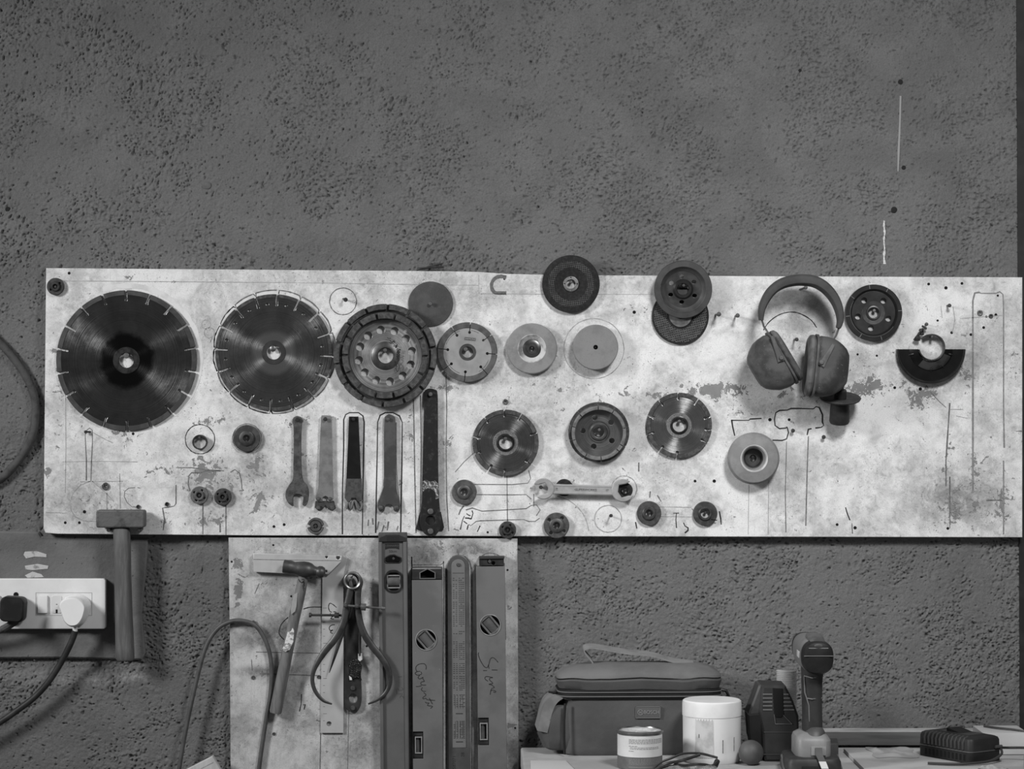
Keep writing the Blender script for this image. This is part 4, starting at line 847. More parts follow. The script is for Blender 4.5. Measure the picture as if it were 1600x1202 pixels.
b = MB(k); b.lathe([(19.2, 2), (19.2, 16), (20.8, 16), (20.8, 2), (19.2, 2)], 50, c=(0.5, 3), a0=math.radians(-170), a1=math.radians(128)); b.build('clamp_collar', mat('collar_steel', 34, 0.4, 0.4, 60, 60), r)
b = MB(k); b.box(-24, -17, 13, 20, 4, 12, 1); b.box(-16, -11, 22, 26, 4, 12, 1); b.build('collar_lug', mat('lug_black', 30, 0.5, 0.2), r)
b = MB(k); b.tube([(-26, 14, 8), (-12, 32, 8)], 2.0, 10); b.tube([(-16, 27, 8), (-13.5, 30, 8)], 4.2, 8); b.tube([(-11, 33, 8), (-9.5, 35, 8)], 4.6, 6); b.build('clamp_bolt', mat('bolt_black', 36, 0.4, 0.5, 56, 60), r)
nail(1453.5, 527, 17, 1.6, 2.4)

# ------------------------------------------------------------------ twig slivers on the board top edge
for pts, lab in (([(651, 423, 8), (670, 418, 7), (692, 412, 6)], 'upper dark thin stick wedged behind the board top edge'), ([(652, 420, 14), (675, 418, 13), (694, 418, 12)], 'lower dark thin stick lying along the board top edge')):
    b = MB(S(0.015)); b.tube([(x_-672, 418-y_, h_) for x_, y_, h_ in pts], [0.6, 2.0, 1.3], 7); o = b.build('stick', mat('dark_twig', 40, 0.8, 0, 60, 100), None, P(672, 418, 0.0)); tag(o, lab, 'stick')

# ------------------------------------------------------------------ club hammer
r, k = hung('club_hammer', 'weathered club hammer hanging over the board bottom edge by the sockets', 'hammer', 193, 815, DB, 'hammers')
b = MB(k); b.plate(A(rrect(155.5, 230, 796, 823, 3.5)+[], 193, 815), [], 6, 33, 2.2); b.build('head', mat('worn_hammer_steel', 92, 0.6, 0.35, 58, 45, bump=0.0005, bsc=200), r)
b = MB(k); rings = []
for y_, cx_, hw, hd in ((822, 191, 10.5, 8), (826, 193, 13, 10), (850, 194, 13.2, 10), (900, 195, 13, 9.6), (960, 196.5, 13.5, 10), (1010, 198, 14.5, 10.5), (1026, 198.5, 14.6, 10.5), (1030, 198.6, 12.5, 8.5)):
    rings.append([(cx_-193+hw*math.copysign(abs(math.cos(a))**0.7, math.cos(a)), 815-y_, 19+hd*math.copysign(abs(math.sin(a))**0.7, math.sin(a))) for a in [2*PI*j/20 for j in range(20)]])
b.grid(rings, True, True, True); b.build('handle', mat('grimy_wood', 72, 0.7, 0, 92, 20, stretch=(6, 6, 0.7), bump=0.0003, bsc=120), r)
nail(174, 827, 26, 2.0, 3.0); nail(222, 827, 26, 2.0, 3.0)

# ------------------------------------------------------------------ sockets and plugs
r, k = hung('socket_panel', 'long white socket panel with rocker switches on the left wall', 'socket panel', 20, 943, 0.007)
b = MB(k); b.plate(A(rrect(-130, 167, 903.5, 982, 4), 20, 943), [], 0, 12, 1.4); b.build('faceplate', WHITEP, r)
for x0_, x1_ in ((-78, -12), (58, 146)):
    b = MB(k); b.plate(A([(x0_, 925), (x1_, 925), (x1_, 961), (x0_, 961)], 20, 943), [A([(x0_+.8, 925.8), (x1_-.8, 925.8), (x1_-.8, 960.2), (x0_+.8, 960.2)], 20, 943)], 11.5, 12.3); b.build('module_seam', mat('seam_grey', 160, 0.6), r)
for x0_, hh in ((62, 16.5), (-12, 16.5)):
    b = MB(k); b.box(x0_-20, x0_-5, 943-957, 943-929.5, 11.5, hh, 2); b.build('rocker_switch', WHITEP, r)
b = MB(k); b.plate(A(rrect(83, 99, 929.5, 957.5, 3.5), 20, 943), [], 11.5, 13.0, 0.6); o = b.build('socket_shutter', mat('switch_shade', 200, 0.4), r)
b = MB(k); b.box(69.5, 72.3, 943-957, 943-951.5, 12.9, 13.3); b.box(70, 72, 943-944, 943-943, 12.9, 13.3); b.build('socket_slot', HOLE, o)
b = MB(k); b.lathe([(0.01, 12.4), (4, 12.5), (4, 11.5)], 16, c=(7.5, 943-928.5)); b.build('indicator_hole', HOLE, r)
# black plug
r, k = hung('plug', 'black square plug with cord leading left in the socket panel', 'plug', 25, 950, 0.0213, 'mains plugs')
rings = [[(x_*q, y_*q, h_) for x_, y_ in rotp(rrect(-19, 19, -19.5, 19.5, 9, 6), -4)] for q, h_ in ((0.94, 0), (0.96, 8), (1.0, 10), (1.0, 30), (0.97, 34), (0.88, 36))]
b = MB(k); b.grid(rings, True, True, True); b.build('plug_body', mat('black_plug', 22, 0.55, 0, 34, 40), r)
b = MB(k); b.grid([[(x_*1.02, y_*1.0, h_) for x_, y_ in rotp(rrect(-19, 19, -19.5, 19.5, 9, 6), -4)] for h_ in (7.5, 9.5)], True, True, True); b.build('pale_seam', mat('plug_seam', 160, 0.5), r)
b = MB(k); pts = spline([(4, -18, 18), (-4, -24, 18), (-16, -31, 17), (-30, -37, 15), (-70, -50, 8), (-120, -66, 4)], 5); b.tube(pts, [6.5]*4+[5.8]*8+[4.6]*(len(pts)-12), 10); b.build('cord', mat('frayed_cord', 70, 0.7, 0, 52, 80), r)
# white plug
r, k = hung('plug', 'white rounded plug with dark cord curving down in the socket panel', 'plug', 121, 951, 0.0213, 'mains plugs')
pl = spline([(-22, 6), (-20, 13), (-13, 19), (-2, 21), (8, 19.5), (16, 14), (20, 7), (19, -2), (15, -14), (8, -23), (0, -25.5), (-7, -24), (-14, -17), (-18, -6), (-22, 6)], 3)[:-1]
b = MB(k); b.grid([[(x_*q, y_*q, h_) for x_, y_ in pl] for q, h_ in ((1.06, 0), (1.06, 6), (1.0, 8), (0.99, 36), (0.96, 40), (0.88, 42.5))], True, True, True); b.build('plug_body', mat('white_plug', 222, 0.35, 0, 216, 20), r)
b = MB(k); b.tube([(-1, -23, 20), (0, -34, 19)], [4.6, 3.6], 12); b.build('strain_relief', mat('white_relief', 214, 0.4), r)
b = MB(k); pts = spline([(0, -33, 19), (-3, -42, 18), (-10, -58, 16), (-24, -84, 12), (-44, -114, 8), (-66, -138, 6), (-95, -160, 6), (-125, -180, 6), (-190, -215, 6)], 5); b.tube(pts, 5.0, 12); b.build('cord', CABLED, r)

# ------------------------------------------------------------------ lower board
def E2(px, py, rx, ry, st): return ((px-585)*S(DL), (900-py)*S(DL), rx*S(DL), ry*S(DL), st)
peels2 = [E2(372, 880, 16, 18, 1.0), E2(372, 925, 14, 40, 1.0), E2(700, 852, 70, 14, .5), E2(515, 980, 30, 60, .5), E2(795, 950, 14, 20, .5), E2(800, 1135, 22, 10, .6), E2(600, 1030, 14, 20, .4)]
stains2 = [E2(440, 990, 90, 30, .8), E2(420, 1050, 80, 16, .7), E2(600, 970, 20, 50, .8), E2(670, 870, 40, 30, .8), E2(740, 860, 60, 25, .8), E2(540, 1020, 60, 60, .4), E2(585, 1110, 60, 40, .5), E2(800, 1170, 30, 50, .6), E2(560, 1170, 60, 40, .4), E2(390, 1000, 40, 20, .5), E2(510, 920, 40, 40, .3)]
LBOARD = board_mat('worn_wooden_board', 186, 144, 104, peels2, stains2, wood=True)
lower = thing('tool_board', 'narrower wooden board below the big one, holding levels, hammer and calipers', 'tool board', P(585, 900, DL))
b = MB(S(DL)); b.poly(A([(357, 840.5), (600, 841), (808.5, 842), (811, 1330), (361, 1330), (359, 1000)], 585, 900), -14, 0, 0.7); b.build('panel', LBOARD, lower, smooth=0)
def A3(l): return [(x-585, 900-y) for x, y in l]
def ink3(name, lines, w=1.5, m=None, jit=0.3):
    b = MB(S(DL)); b.strokes([A3(l) for l in lines], w, 0.02, 0.22, jit); return b.build(name, m or INKS, lower, smooth=0)
def loc3(x, y): return P(x, y, DL)-P(585, 900, DL)
def screw3(x, y, r=4, h=0):
    b = MB(S(DL)); b.lathe([(0.01, h+1.0), (r*0.3, h+1.0), (r*0.4, h+1.8), (r*0.8, h+1.8), (r, h+1.0), (r, h)], 18)
    if h: b.lathe([(r*0.5, h), (r*0.5, -2)], 10)
    return b.build('screw', STEEL_M, lower, loc3(x, y))
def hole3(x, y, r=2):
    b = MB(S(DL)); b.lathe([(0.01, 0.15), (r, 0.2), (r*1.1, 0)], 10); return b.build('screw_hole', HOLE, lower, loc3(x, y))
for x, y in ((362, 878), (427, 852), (455, 932), (427, 1147), (793, 891), (805, 1138), (573, 1010)): hole3(x, y, 1.6)
screw3(363.5, 975, 3.4, 3); screw3(396, 973, 3.6, 3); screw3(395.5, 1059, 3.2); screw3(428, 1147, 2.6); screw3(498, 1058, 3)
ink3('tool_outline', [spline([(444, 1000), (436, 990), (440, 975), (450, 965)], 3), spline([(474, 952), (485, 949), (503, 949)], 3)], 1.3, INK)
ink3('marker_letter', [[(471, 1085), (470.5, 1100), (468, 1112)], [(474, 1102), (477, 1101), (475, 1109)]], 1.5, INK)
ink3('ruled_line', [[(400, 1019), (502, 1021)], [(406, 1053), (500, 1056)], [(501, 1145), (500, 1202)], [(545, 1110), (543, 1202)], [(405, 912), (398, 928)], [(393, 1031), (394, 1048)]], 1.3, INKS)
ink3('tool_outline', [spline([(643, 1300), (643, 905), (644, 886), (648, 883), (688, 883), (693, 887), (693, 1000), (692, 1300)], 3)], 1.6, INKS)
ink3('tool_outline', [[(697, 1300), (698, 890), (701, 878), (708, 870), (717, 868), (727, 870), (734, 878), (737, 890), (737, 1300)]], 2.4, INKS)
ink3('tool_outline', [spline([(753, 869), (760, 865), (768, 864.5), (777, 867), (784, 872)], 4), [(788, 880), (790, 1000)]], 1.6, INKS)
ink3('painted_dot', [[(715.5, 858), (715.5, 864)]], 5, INKS); ink3('ruled_line', [[(716, 864), (716, 868)]], 1.2, INKS)

# try square
r, k = hung('try_square', 'pale aluminium try square with a handwritten word on its blade', 'try square', 502, 890, DL)
ALU = mat('brushed_aluminium', 172, 0.45, 0.15, 154, 9); ALU2 = mat('aluminium_stock', 184, 0.45, 0.35, 166, 20)
b = MB(k); b.plate(A([(502, 870), (533, 868), (543, 872), (537, 900), (537, 1145), (501, 1145), (503, 1000), (504, 890)], 502, 890), [A(circ(4, 16, (514.5, 1131)), 502, 890)], 2, 4.2, 0.3); b.build('blade', ALU, r)
b = MB(k); b.plate(A([(397, 864), (535, 868), (534, 877), (519, 892), (514, 897), (504, 896), (445, 895.5), (397, 893)], 502, 890), [A(circ(2, 12, (511, 870)), 502, 890), A(circ(2, 12, (510.5, 892)), 502, 890), A(circ(3, 14, (529, 871)), 502, 890)], 3, 11, 0.7); b.build('stock', ALU2, r)
b = MB(k); b.strokes([A([(397, 873.5), (450, 874.5), (534, 875.5)], 502, 890)], 0.8, 11, 0.3); b.build('stock_seam', INKS, r)
b = MB(k); b.strokes(CS(340, 820, 6.154, 502, 890, [[(1145, 795), (1110, 765), (1080, 755), (1068, 790), (1080, 830), (1100, 840)], [(1085, 850), (1100, 880), (1130, 870), (1140, 840), (1115, 835)], [(1110, 880), (1090, 900), (1120, 905)], [(1130, 960), (1095, 965), (1075, 990), (1085, 1015), (1110, 1010), (1085, 1030), (1110, 1045)]]), 1.2, 4.2, 0.2, 0.2); b.build('handwriting', INK, r)
b = MB(k); 
for i in range(17): b.strokes([A([(505, 950+i*11), (508 if i % 5 else 511, 950+i*11)], 502, 890)], 0.6, 4.2, 0.15)
b.build('scale_marks', INKS, r)
# ball pein hammer
r, k = hung('ball_pein_hammer', 'ball pein hammer with paint-splashed handle hung across the try square', 'hammer', 478, 888, DL, 'hammers')
HM = mat('dark_hammer_steel', 62, 0.45, 0.5, 80, 50)
b = MB(k); pr = [(-33.5, 8.5), (-32.5, 10.5), (-20, 10.5), (-16, 9.5), (-10, 11), (-2, 12.5), (5, 12.5), (11, 11), (15, 8), (19, 7), (22, 9), (27, 9.5), (31, 7.5), (33, 3)]
rings = []
for t_, q in pr:
    ca, sa = math.cos(math.radians(-9)), math.sin(math.radians(-9))
    rings.append([(t_*ca-q*math.cos(a)*sa, t_*sa+q*math.cos(a)*ca, 28+q*math.sin(a)) for a in [2*PI*j/24 for j in range(24)]])
b.grid(rings, True, True, True); b.build('head', HM, r)
b = MB(k); rings = []
for y_, cx_, hw in ((897, 476, 7), (905, 475, 8), (925, 471, 8.5), (945, 466, 9), (957, 463, 9), (975, 459.5, 8.5), (1010, 452, 8.8), (1050, 444, 9.3), (1095, 435, 9.6), (1110, 432, 9.6), (1113, 431.5, 8.5)):
    rings.append([(cx_-478+hw*math.cos(a)*0.98, 888-y_+hw*math.cos(a)*-0.18, 25+7.5*math.sin(a)-(y_-897)*0.062) for a in [2*PI*j/18 for j in range(18)]])
b.grid(rings, True, True, True); b.build('handle', mat('hammer_ash_wood', 104, 0.6, 0, 84, 25, stretch=(6, 6, 0.8)), r)
b = MB(k); b.poly(A([(460, 978), (457, 984), (452, 985), (449, 996), (447, 1005), (443, 1012), (449, 1016), (455, 1013), (461, 1000), (462, 983)], 478, 888), 26.0, 28.2, 0.5); b.build('paint_splash', mat('splash_white', 198, 0.7, 0, 120, 160, lo=0.5, hi=0.6), r)
b = MB(k); b.poly(A([(463, 926), (468, 924), (466, 945), (464, 953), (458, 958), (457, 950), (460, 935)], 478, 888), 29.4, 31.0, 0.4); b.build('worn_flat', mat('bare_wood', 146, 0.6, 0, 130, 30), r)
b = MB(k); b.strokes(CS(400, 880, 10.017, 478, 888, [[(695, 225), (700, 245), (725, 275)], [(745, 235), (770, 228), (785, 245), (765, 260), (770, 280)], [(735, 280), (790, 270), (770, 305), (800, 290)], [(755, 330), (790, 320), (770, 350), (795, 385)]]), 1.2, 32.0, 0.4, 0.2); b.build('handwriting', INK, r)
screw3(471, 901, 2.5, 15); screw3(487, 902, 2.5, 15)
# steel pin wrench under the calipers
r, k = hung('pin_spanner', 'dark flat pin spanner hanging behind the calipers with torn tape', 'pin spanner', 553, 1010, DL)
b = MB(k); b.plate(A(spline([(541, 925), (556, 925), (559, 960), (562, 1020), (565, 1070), (565, 1095), (561, 1108), (552, 1112), (543, 1109), (539, 1098), (539, 1060), (540, 1000), (541, 925)], 4)[:-1], 553, 1010), [A(circ(6.6, 20, (552, 1091), sq=1.1), 553, 1010)], 2, 6, 0.6); b.build('bar', mat('blued_bar', 44, 0.45, 0.4, 62, 40), r)
for py_ in (1075, 1106):
    b = MB(k); b.lathe([(0.01, 8.6), (3, 8.4), (4, 7), (4, 5)], 16, c=(-1, 1010-py_)); b.build('drive_pin', FLANGE, r)
b = MB(k); b.poly(A([(546, 1036), (552, 1028), (561, 1030), (566, 1040), (564, 1056), (566, 1063), (558, 1058), (550, 1062), (546, 1056)], 553, 1010), 6, 9, 0.8); b.build('torn_tape', mat('glossy_black_tape', 24, 0.12, 0, 40, 120, bump=0.002, bsc=260), r)
b = MB(k); b.poly(A([(560, 1021), (567, 1020), (567, 1030), (563, 1033), (560, 1030)], 553, 1010), 7, 9.6, 0.6); b.poly(A([(546, 1055), (550, 1058), (551, 1062), (547, 1062)], 553, 1010), 9, 10, .4); b.build('tape_shred', mat('pale_shred', 196, 0.4), r)
# outside calipers with spring bow
r, k = hung('calipers', 'dark bow spring outside calipers with curved legs and adjusting screw', 'calipers', 553, 905, DL, 'calipers and dividers')
CAL = mat('blued_tool_steel', 70, 0.42, 0.5, 54, 60)
b = MB(k); b.lathe([(10.5, 22), (10.5, 36), (12.2, 37), (13.6, 36), (13.6, 22), (10.5, 22)], 44); b.build('spring_bow', mat('spring_steel', 128, 0.35, 0.7, 96, 60), r)
def leg(pts, rr, h, nm='leg', m=None, sq=(1, 0.55)):
    P_ = spline(pts, 5); R_ = spline([(q, 0) for q in rr], 5)
    b = MB(k); b.tube([(x_-553, 905-y_, h) for x_, y_ in P_], [q[0]*1.12 for q in R_], 12, squash=sq); return b.build(nm, m or CAL, r)
leg([(549.5, 903), (550, 915), (547.5, 930), (543, 947), (540, 965), (533, 983), (523, 999), (512, 1012), (501, 1028), (493, 1044), (490.5, 1058), (493, 1072), (500, 1084), (509, 1092), (521, 1096.5)], [1.2, 4.2, 4.6, 4.4, 4.4, 4.6, 4.8, 4.8, 4.0, 3.2, 2.8, 2.8, 2.6, 2.2, 1.2], 30)
leg([(563, 897), (565, 907), (562, 918), (561, 935), (562, 955), (566, 975), (573, 992), (584, 1008), (597, 1024), (607, 1040), (611, 1056), (609, 1070), (602, 1082), (591, 1090), (577, 1096.5)], [1.2, 3.8, 4.4, 4.4, 4.4, 4.6, 4.8, 4.8, 4.6, 4.2, 3.4, 3.0, 2.6, 2.2, 1.2], 30)
b = MB(k); b.tube([(542-553, 905-943, 38), (602-553, 905-947.5, 38)], 1.8, 10); b.build('adjusting_screw', mat('brassy_screw', 112, 0.4, 0.6, 92, 60), r)
b = MB(k); b.tube([(566-553, 905-945, 38), (574-553, 905-945.5, 38)], [5.2, 5.6], 16); b.tube([(598-553, 905-947, 38), (604-553, 905-947.6, 38)], [3, 2.4], 10); b.build('thumb_nut', mat('thumb_nut_steel', 116, 0.4, 0.6, 90, 100), r)
for x_, y_ in ((542.5, 943), (560.5, 944)):
    b = MB(k); b.lathe([(0.01, 42), (2.4, 41.6), (3.6, 40), (3.6, 30)], 14, c=(x_-553, 905-y_)); b.build('screw_pivot', STEEL_M, r)
screw3(551.6, 899.6, 1.9, 38)
# pointed dividers behind
r, k = hung('dividers', 'pointed dividers behind the calipers, tip on the try square blade', 'dividers', 551, 905, DL, 'calipers and dividers')
b = MB(k); b.lathe([(11, 8), (11, 19), (13.5, 19), (13.5, 8), (11, 8)], 40, c=(-2, -3)); b.build('spring_bow', mat('dark_bow', 40, 0.45, 0.5, 60, 60), r)
DV = mat('dark_divider_steel', 60, 0.5, 0.4, 46, 50)
b = MB(k); P_ = spline([(546, 912), (546, 930), (545, 950), (539, 975), (531, 1002), (523, 1028), (515.5, 1050)], 5); b.tube([(x_-551, 905-y_, 14) for x_, y_ in P_], [3+1.6*math.sin(PI*min(1, i/18)) if i < 18 else max(0.5, 4.2-3.7*(i-17)/(len(P_)-18)) for i in range(len(P_))], 12, squash=(1, 0.6)); b.build('leg', DV, r)
b = MB(k); P_ = spline([(556, 912), (561, 930), (561, 950), (563, 985), (563, 1010), (563, 1024)], 5); b.tube([(x_-551, 905-y_, 14) for x_, y_ in P_], [4-2.6*i/len(P_) for i in range(len(P_))], 12, squash=(1, 0.6)); b.build('leg', DV, r)
b = MB(k); b.tube([(486-551, 905-959.5, 19), (535-551, 905-960, 19)], 1.9, 10); b.tube([(484.5-551, 905-959.5, 19), (488-551, 905-959.5, 19)], 3.6, 12); b.tube([(524-551, 905-960, 19), (531-551, 905-960, 19)], 4.2, 12); b.build('adjusting_screw', DV, r)
# spirit levels
GL = 'spirit levels on the lower board'
LV = mat('level_body_grey', 98, 0.5, 0.3, 88, 12); LV2 = mat('level_body_scuffed', 104, 0.55, 0.25, 92, 14, speck=(190, 160, 0.74))
CAPD = mat('level_end_cap', 34, 0.5, 0, 48, 50); VIAL = mat('vial_glass', 88, 0.08, 0, 74, 60); FRAME = mat('vial_frame_plastic', 30, 0.35, 0, 40, 60); PALEF = mat('vial_pale_rim', 130, 0.3, 0, 110, 60)
r, k = hung('spirit_level', 'spirit level with black printed badge, leftmost and tallest of the levels', 'spirit level', 615, 873, DL, GL, rz=-0.55)
y0_, y1_ = -460, 28
hang = A([(602, 870), (610, 866), (617, 865), (628, 870), (628.5, 876), (625, 879), (604, 879), (601.5, 876)], 615, 873)
win = A(rrect(602.5, 629.5, 890, 924, 11), 615, 873)
b = MB(k); b.plate([(-16.5, y0_), (16.5, y0_), (16.5, y1_), (-16.5, y1_)], [hang, win], 6, 22, 0.5)
b.build('web', LV, r)
b = MB(k)
for x0_ in (-22.3, 16.2):
    b.poly([(x0_, y0_), (x0_+6.1, y0_), (x0_+6.1, y1_), (x0_, y1_)], 1, 26, 1.2)
b.build('flange', LV, r)
b = MB(k); b.box(-22, 22, 28, 41.5, 4.5, 26, 1.2); b.build('end_cap', mat('ribbed_cap', 62, 0.6, 0, 44, 120), r)
b = MB(k); b.poly([(-21, 28.5), (21, 28.5), (20, 34), (10, 38.5), (-10, 38.5), (-20, 34)], 26, 26.6)
for i in range(9): b.box(-9+i*2.2, -8+i*2.2, 29, 37, 26, 27)
b.build('cap_grille', mat('grille_dark', 38, 0.6), r)
b = MB(k); b.poly(A([(603, 848), (625, 848), (625, 857.5), (619, 855.8), (609, 855.8), (603, 857.5)], 615, 873), 22, 22.3); b.build('badge', mat('badge_black', 30, 0.6), r)
b = MB(k); b.text('LENNARD', 3.8, (-1, 873-851.6), 22.3, 0.1, sx=1.2); b.build('badge_text', mat('badge_grey', 70, 0.6), r)
b = MB(k); b.text('50cm', 5.6, (0, 873-860.5), 22, 0.2); b.build('printed_text', INK, r)
b = MB(k); b.plate(A(rrect(601.5, 630, 889, 925, 12), 615, 873), [A(rrect(604.5, 627, 893, 921, 9), 615, 873)], 20, 23.5, 0.5); fr = b.build('vial_frame', FRAME, r)
b = MB(k); b.plate(A(rrect(605, 626.5, 897, 918, 2), 615, 873), [A([(607, 899), (625, 899), (625, 916), (607, 916)], 615, 873)], 18, 21.5, 0.3); b.build('pale_rim', PALEF, fr)
b = MB(k); b.tube([(-9, 873-907.5, 15), (10, 873-907.5, 15)], 8, 16); b.build('vial', VIAL, fr)
b = MB(k); b.plate(hang, [[(x_*0.86, (y_+0)*0.8) for x_, y_ in hang]], 20, 23, 0.4); b.build('hanging_slot_rim', FRAME, r)
b = MB(k); b.strokes(CS(595, 1040, 15.86, 615, 873, [[(420, 240), (465, 245), (512, 235)], [(370, 540), (375, 600), (388, 672)], [(412, 528), (420, 562), (490, 577), (535, 545), (500, 505)], [(415, 660), (470, 665), (522, 672)], [(450, 760), (480, 715), (520, 720), (555, 772)]]), 1.0, 22, 0.2, 0.2); b.build('handwriting', mat('soft_ink', 62, 0.7), r)
screw3(616, 871.2, 2.0, 22)
# level 2 and 3
def level(x, y, label, xl, xr, top, cap_top, vc, notch, wr, cap_style, rz):
    r, k = hung('spirit_level', label, 'spirit level', x, y, DL, GL, rz=rz)
    n0, n1, nw = notch
    xl_, xr_ = xl-x, xr-x
    outer = [(xl_, -440), (xr_, -440), (xr_, y-top), (xl_, y-top), (xl_, y-n0), (xl_+nw, y-n0), (xl_+nw, y-n1), (xl_, y-n1)]
    cxy = (vc[0]-x, y-vc[1])
    b = MB(k); b.plate(outer, [circ(16, 36, cxy)], 1, 21, 0.5); b.build('body', LV2, r)
    vf = rotp(rrect(cxy[0]-15, cxy[0]+15, cxy[1]-10.5, cxy[1]+10.5, 5), -50, cxy)
    b = MB(k); b.plate(circ(16.8, 36, cxy), [circ(15.4, 36, cxy)], 20.5, 22, 0.3); b.build('vial_bezel', PALEF, r)
    b = MB(k); b.lathe([(0.01, 9), (15.8, 9)], 30, c=cxy); b.build('vial_recess', CAPD, r)
    vin = rotp(rrect(cxy[0]-11.5, cxy[0]+11.5, cxy[1]-7.5, cxy[1]+7.5, 2), -50, cxy)
    b = MB(k); b.plate(vf, [vin], 10, 21, 0.8); fr = b.build('vial_frame', mat('vial_frame_grey', 96, 0.3, 0, 84, 50), r)
    d_ = Vector((math.cos(math.radians(-50)), math.sin(math.radians(-50)))); b = MB(k); b.tube([(cxy[0]-d_.x*11, cxy[1]-d_.y*11, 15), (cxy[0]+d_.x*11, cxy[1]+d_.y*11, 13)], 8.2, 16); b.build('vial', VIAL, fr)
    b = MB(k); b.plate([(xl_+0.6, y-n0-1), (xl_+nw-0.5, y-n0-1), (xl_+nw-0.5, y-n1+1), (xl_+0.6, y-n1+1)], [[(xl_+2, y-n0-7), (xl_+nw-4, y-n0-7), (xl_+nw-4, y-n1+7), (xl_+2, y-n1+7)]], 4, 18, 0.5); fr = b.build('side_vial_frame', CAPD, r)
    b = MB(k); b.plate([(xl_+3, y-n0-8), (xl_+nw-1.6, y-n0-8), (xl_+nw-1.6, y-n1+8), (xl_+3, y-n1+8)], [[(xl_+4.6, y-n0-9.8), (xl_+nw-3.4, y-n0-9.8), (xl_+nw-3.4, y-n1+9.8), (xl_+4.6, y-n1+9.8)]], 17, 20, 0.3); b.build('pale_rim', PALEF, fr)
    b = MB(k); b.tube([(xl_+6.5, y-n0-8, 12), (xl_+6.5, y-n1+8, 12)], 4.6, 14); b.build('vial', VIAL, fr)
    # cap
    b = MB(k)
    if cap_style == 'roof':
        hx = (xl_+xr_)/2+1
        rf = [(hx-11, y-902), (hx+11, y-902), (hx+11, y-894), (hx, y-888.5), (hx-11, y-894)]
        b.plate([(xl_, y-top+1), (xr_, y-top+1), (xr_, y-cap_top), (xl_, y-cap_top)], [rf], 2, 20, 0.8); b.build('end_cap', CAPD, r)
        b = MB(k); b.poly([(xl_+2, y-top+2), (xr_-2, y-top+2), (xr_-2, y-cap_top-1), (xl_+2, y-cap_top-1)], 2, 7); b.build('slot_shade_plate', HOLE, r)  # dark plate added behind the slot to stand for the shade inside
        b = MB(k); b.plate([(p_[0]*1.0+(1.6 if p_[0] > hx else -1.6 if p_[0] < hx else 0), p_[1]+(1.9 if p_[1] > y-893 else 0.7 if p_[1] > y-897 else -1.4)) for p_ in rf], [rf], 19.6, 21, 0.3); b.build('hanging_slot_rim', mat('slot_rim', 88, 0.5), r)
        b = MB(k); b.strokes([[(xl_+1, y-cap_top-1.5), (xr_-1, y-cap_top-1.5)]], 2.0, 20, 0.4); b.build('cap_edge', PALEF, r)
    else:
        b.plate([(xl_+5, y-top+1), (xr_-1, y-top+1), (xr_-1, y-cap_top-2), (xl_+5, y-cap_top-2)], [circ(3.2, 14, (xl_+21, y-876)), circ(3, 14, (xl_+27, y-879))], 2, 18, 0.8); b.build('end_cap', CAPD, r)
        b = MB(k); b.box(xl_+5, xr_, y-cap_top-3, y-cap_top+0.5, 1, 21, 0.6); b.build('cap_edge', mat('cap_edge_dark', 52, 0.5), r)
    b = MB(k); b.strokes(CS(wr[0], wr[1], wr[2], x, y, wr[3]), 1.15, 21, 0.2, 0.15); b.build('handwriting', INK, r)
    return r, k
carp = (640, 1028, 11.6, [[(295, 185), (300, 130), (270, 85), (210, 80), (150, 100), (115, 140), (115, 190), (135, 215)], [(190, 215), (130, 225), (100, 250), (125, 280), (165, 285), (215, 265), (205, 225)], [(180, 290), (155, 320), (165, 350), (200, 350), (240, 325), (238, 350), (268, 398)], [(268, 400), (215, 410), (200, 440), (230, 465), (295, 465)], [(112, 490), (160, 490), (215, 475)], [(232, 508), (210, 540), (230, 572), (292, 580)], [(250, 600), (275, 620), (290, 650), (240, 688), (245, 715), (290, 705), (320, 730), (455, 745)], [(350, 700), (410, 812)], [(280, 770), (300, 790), (345, 790), (318, 828), (345, 840), (410, 852), (370, 887)]])
stone = (738, 1010, 11.6, [[(100, 85), (95, 130), (130, 230), (190, 330), (240, 362), (270, 330), (290, 270), (310, 205), (350, 180), (395, 205), (450, 268)], [(270, 310), (285, 378)], [(178, 412), (247, 412)], [(330, 402), (437, 405)], [(262, 605), (215, 570), (210, 535), (250, 520), (350, 540)], [(350, 540), (300, 550), (290, 580), (320, 610), (352, 642)], [(350, 650), (280, 660), (330, 675), (375, 720), (330, 737), (310, 780), (300, 847)], [(310, 780), (350, 765), (400, 790), (385, 807), (355, 795)]])
level(667, 905, 'scuffed spirit level with black slotted cap, second of the levels', 644.5, 691, 905, 885.5, (666, 998), (1140.5, 1183, 16), carp, 'roof', -0.35)
level(766, 884, 'scuffed spirit level nearest the right edge of the wooden board', 744, 788.5, 884, 869, (765, 975), (1119, 1162, 17), stone, 'open', -0.65)
screw3(765.3, 876, 2.6, 19)
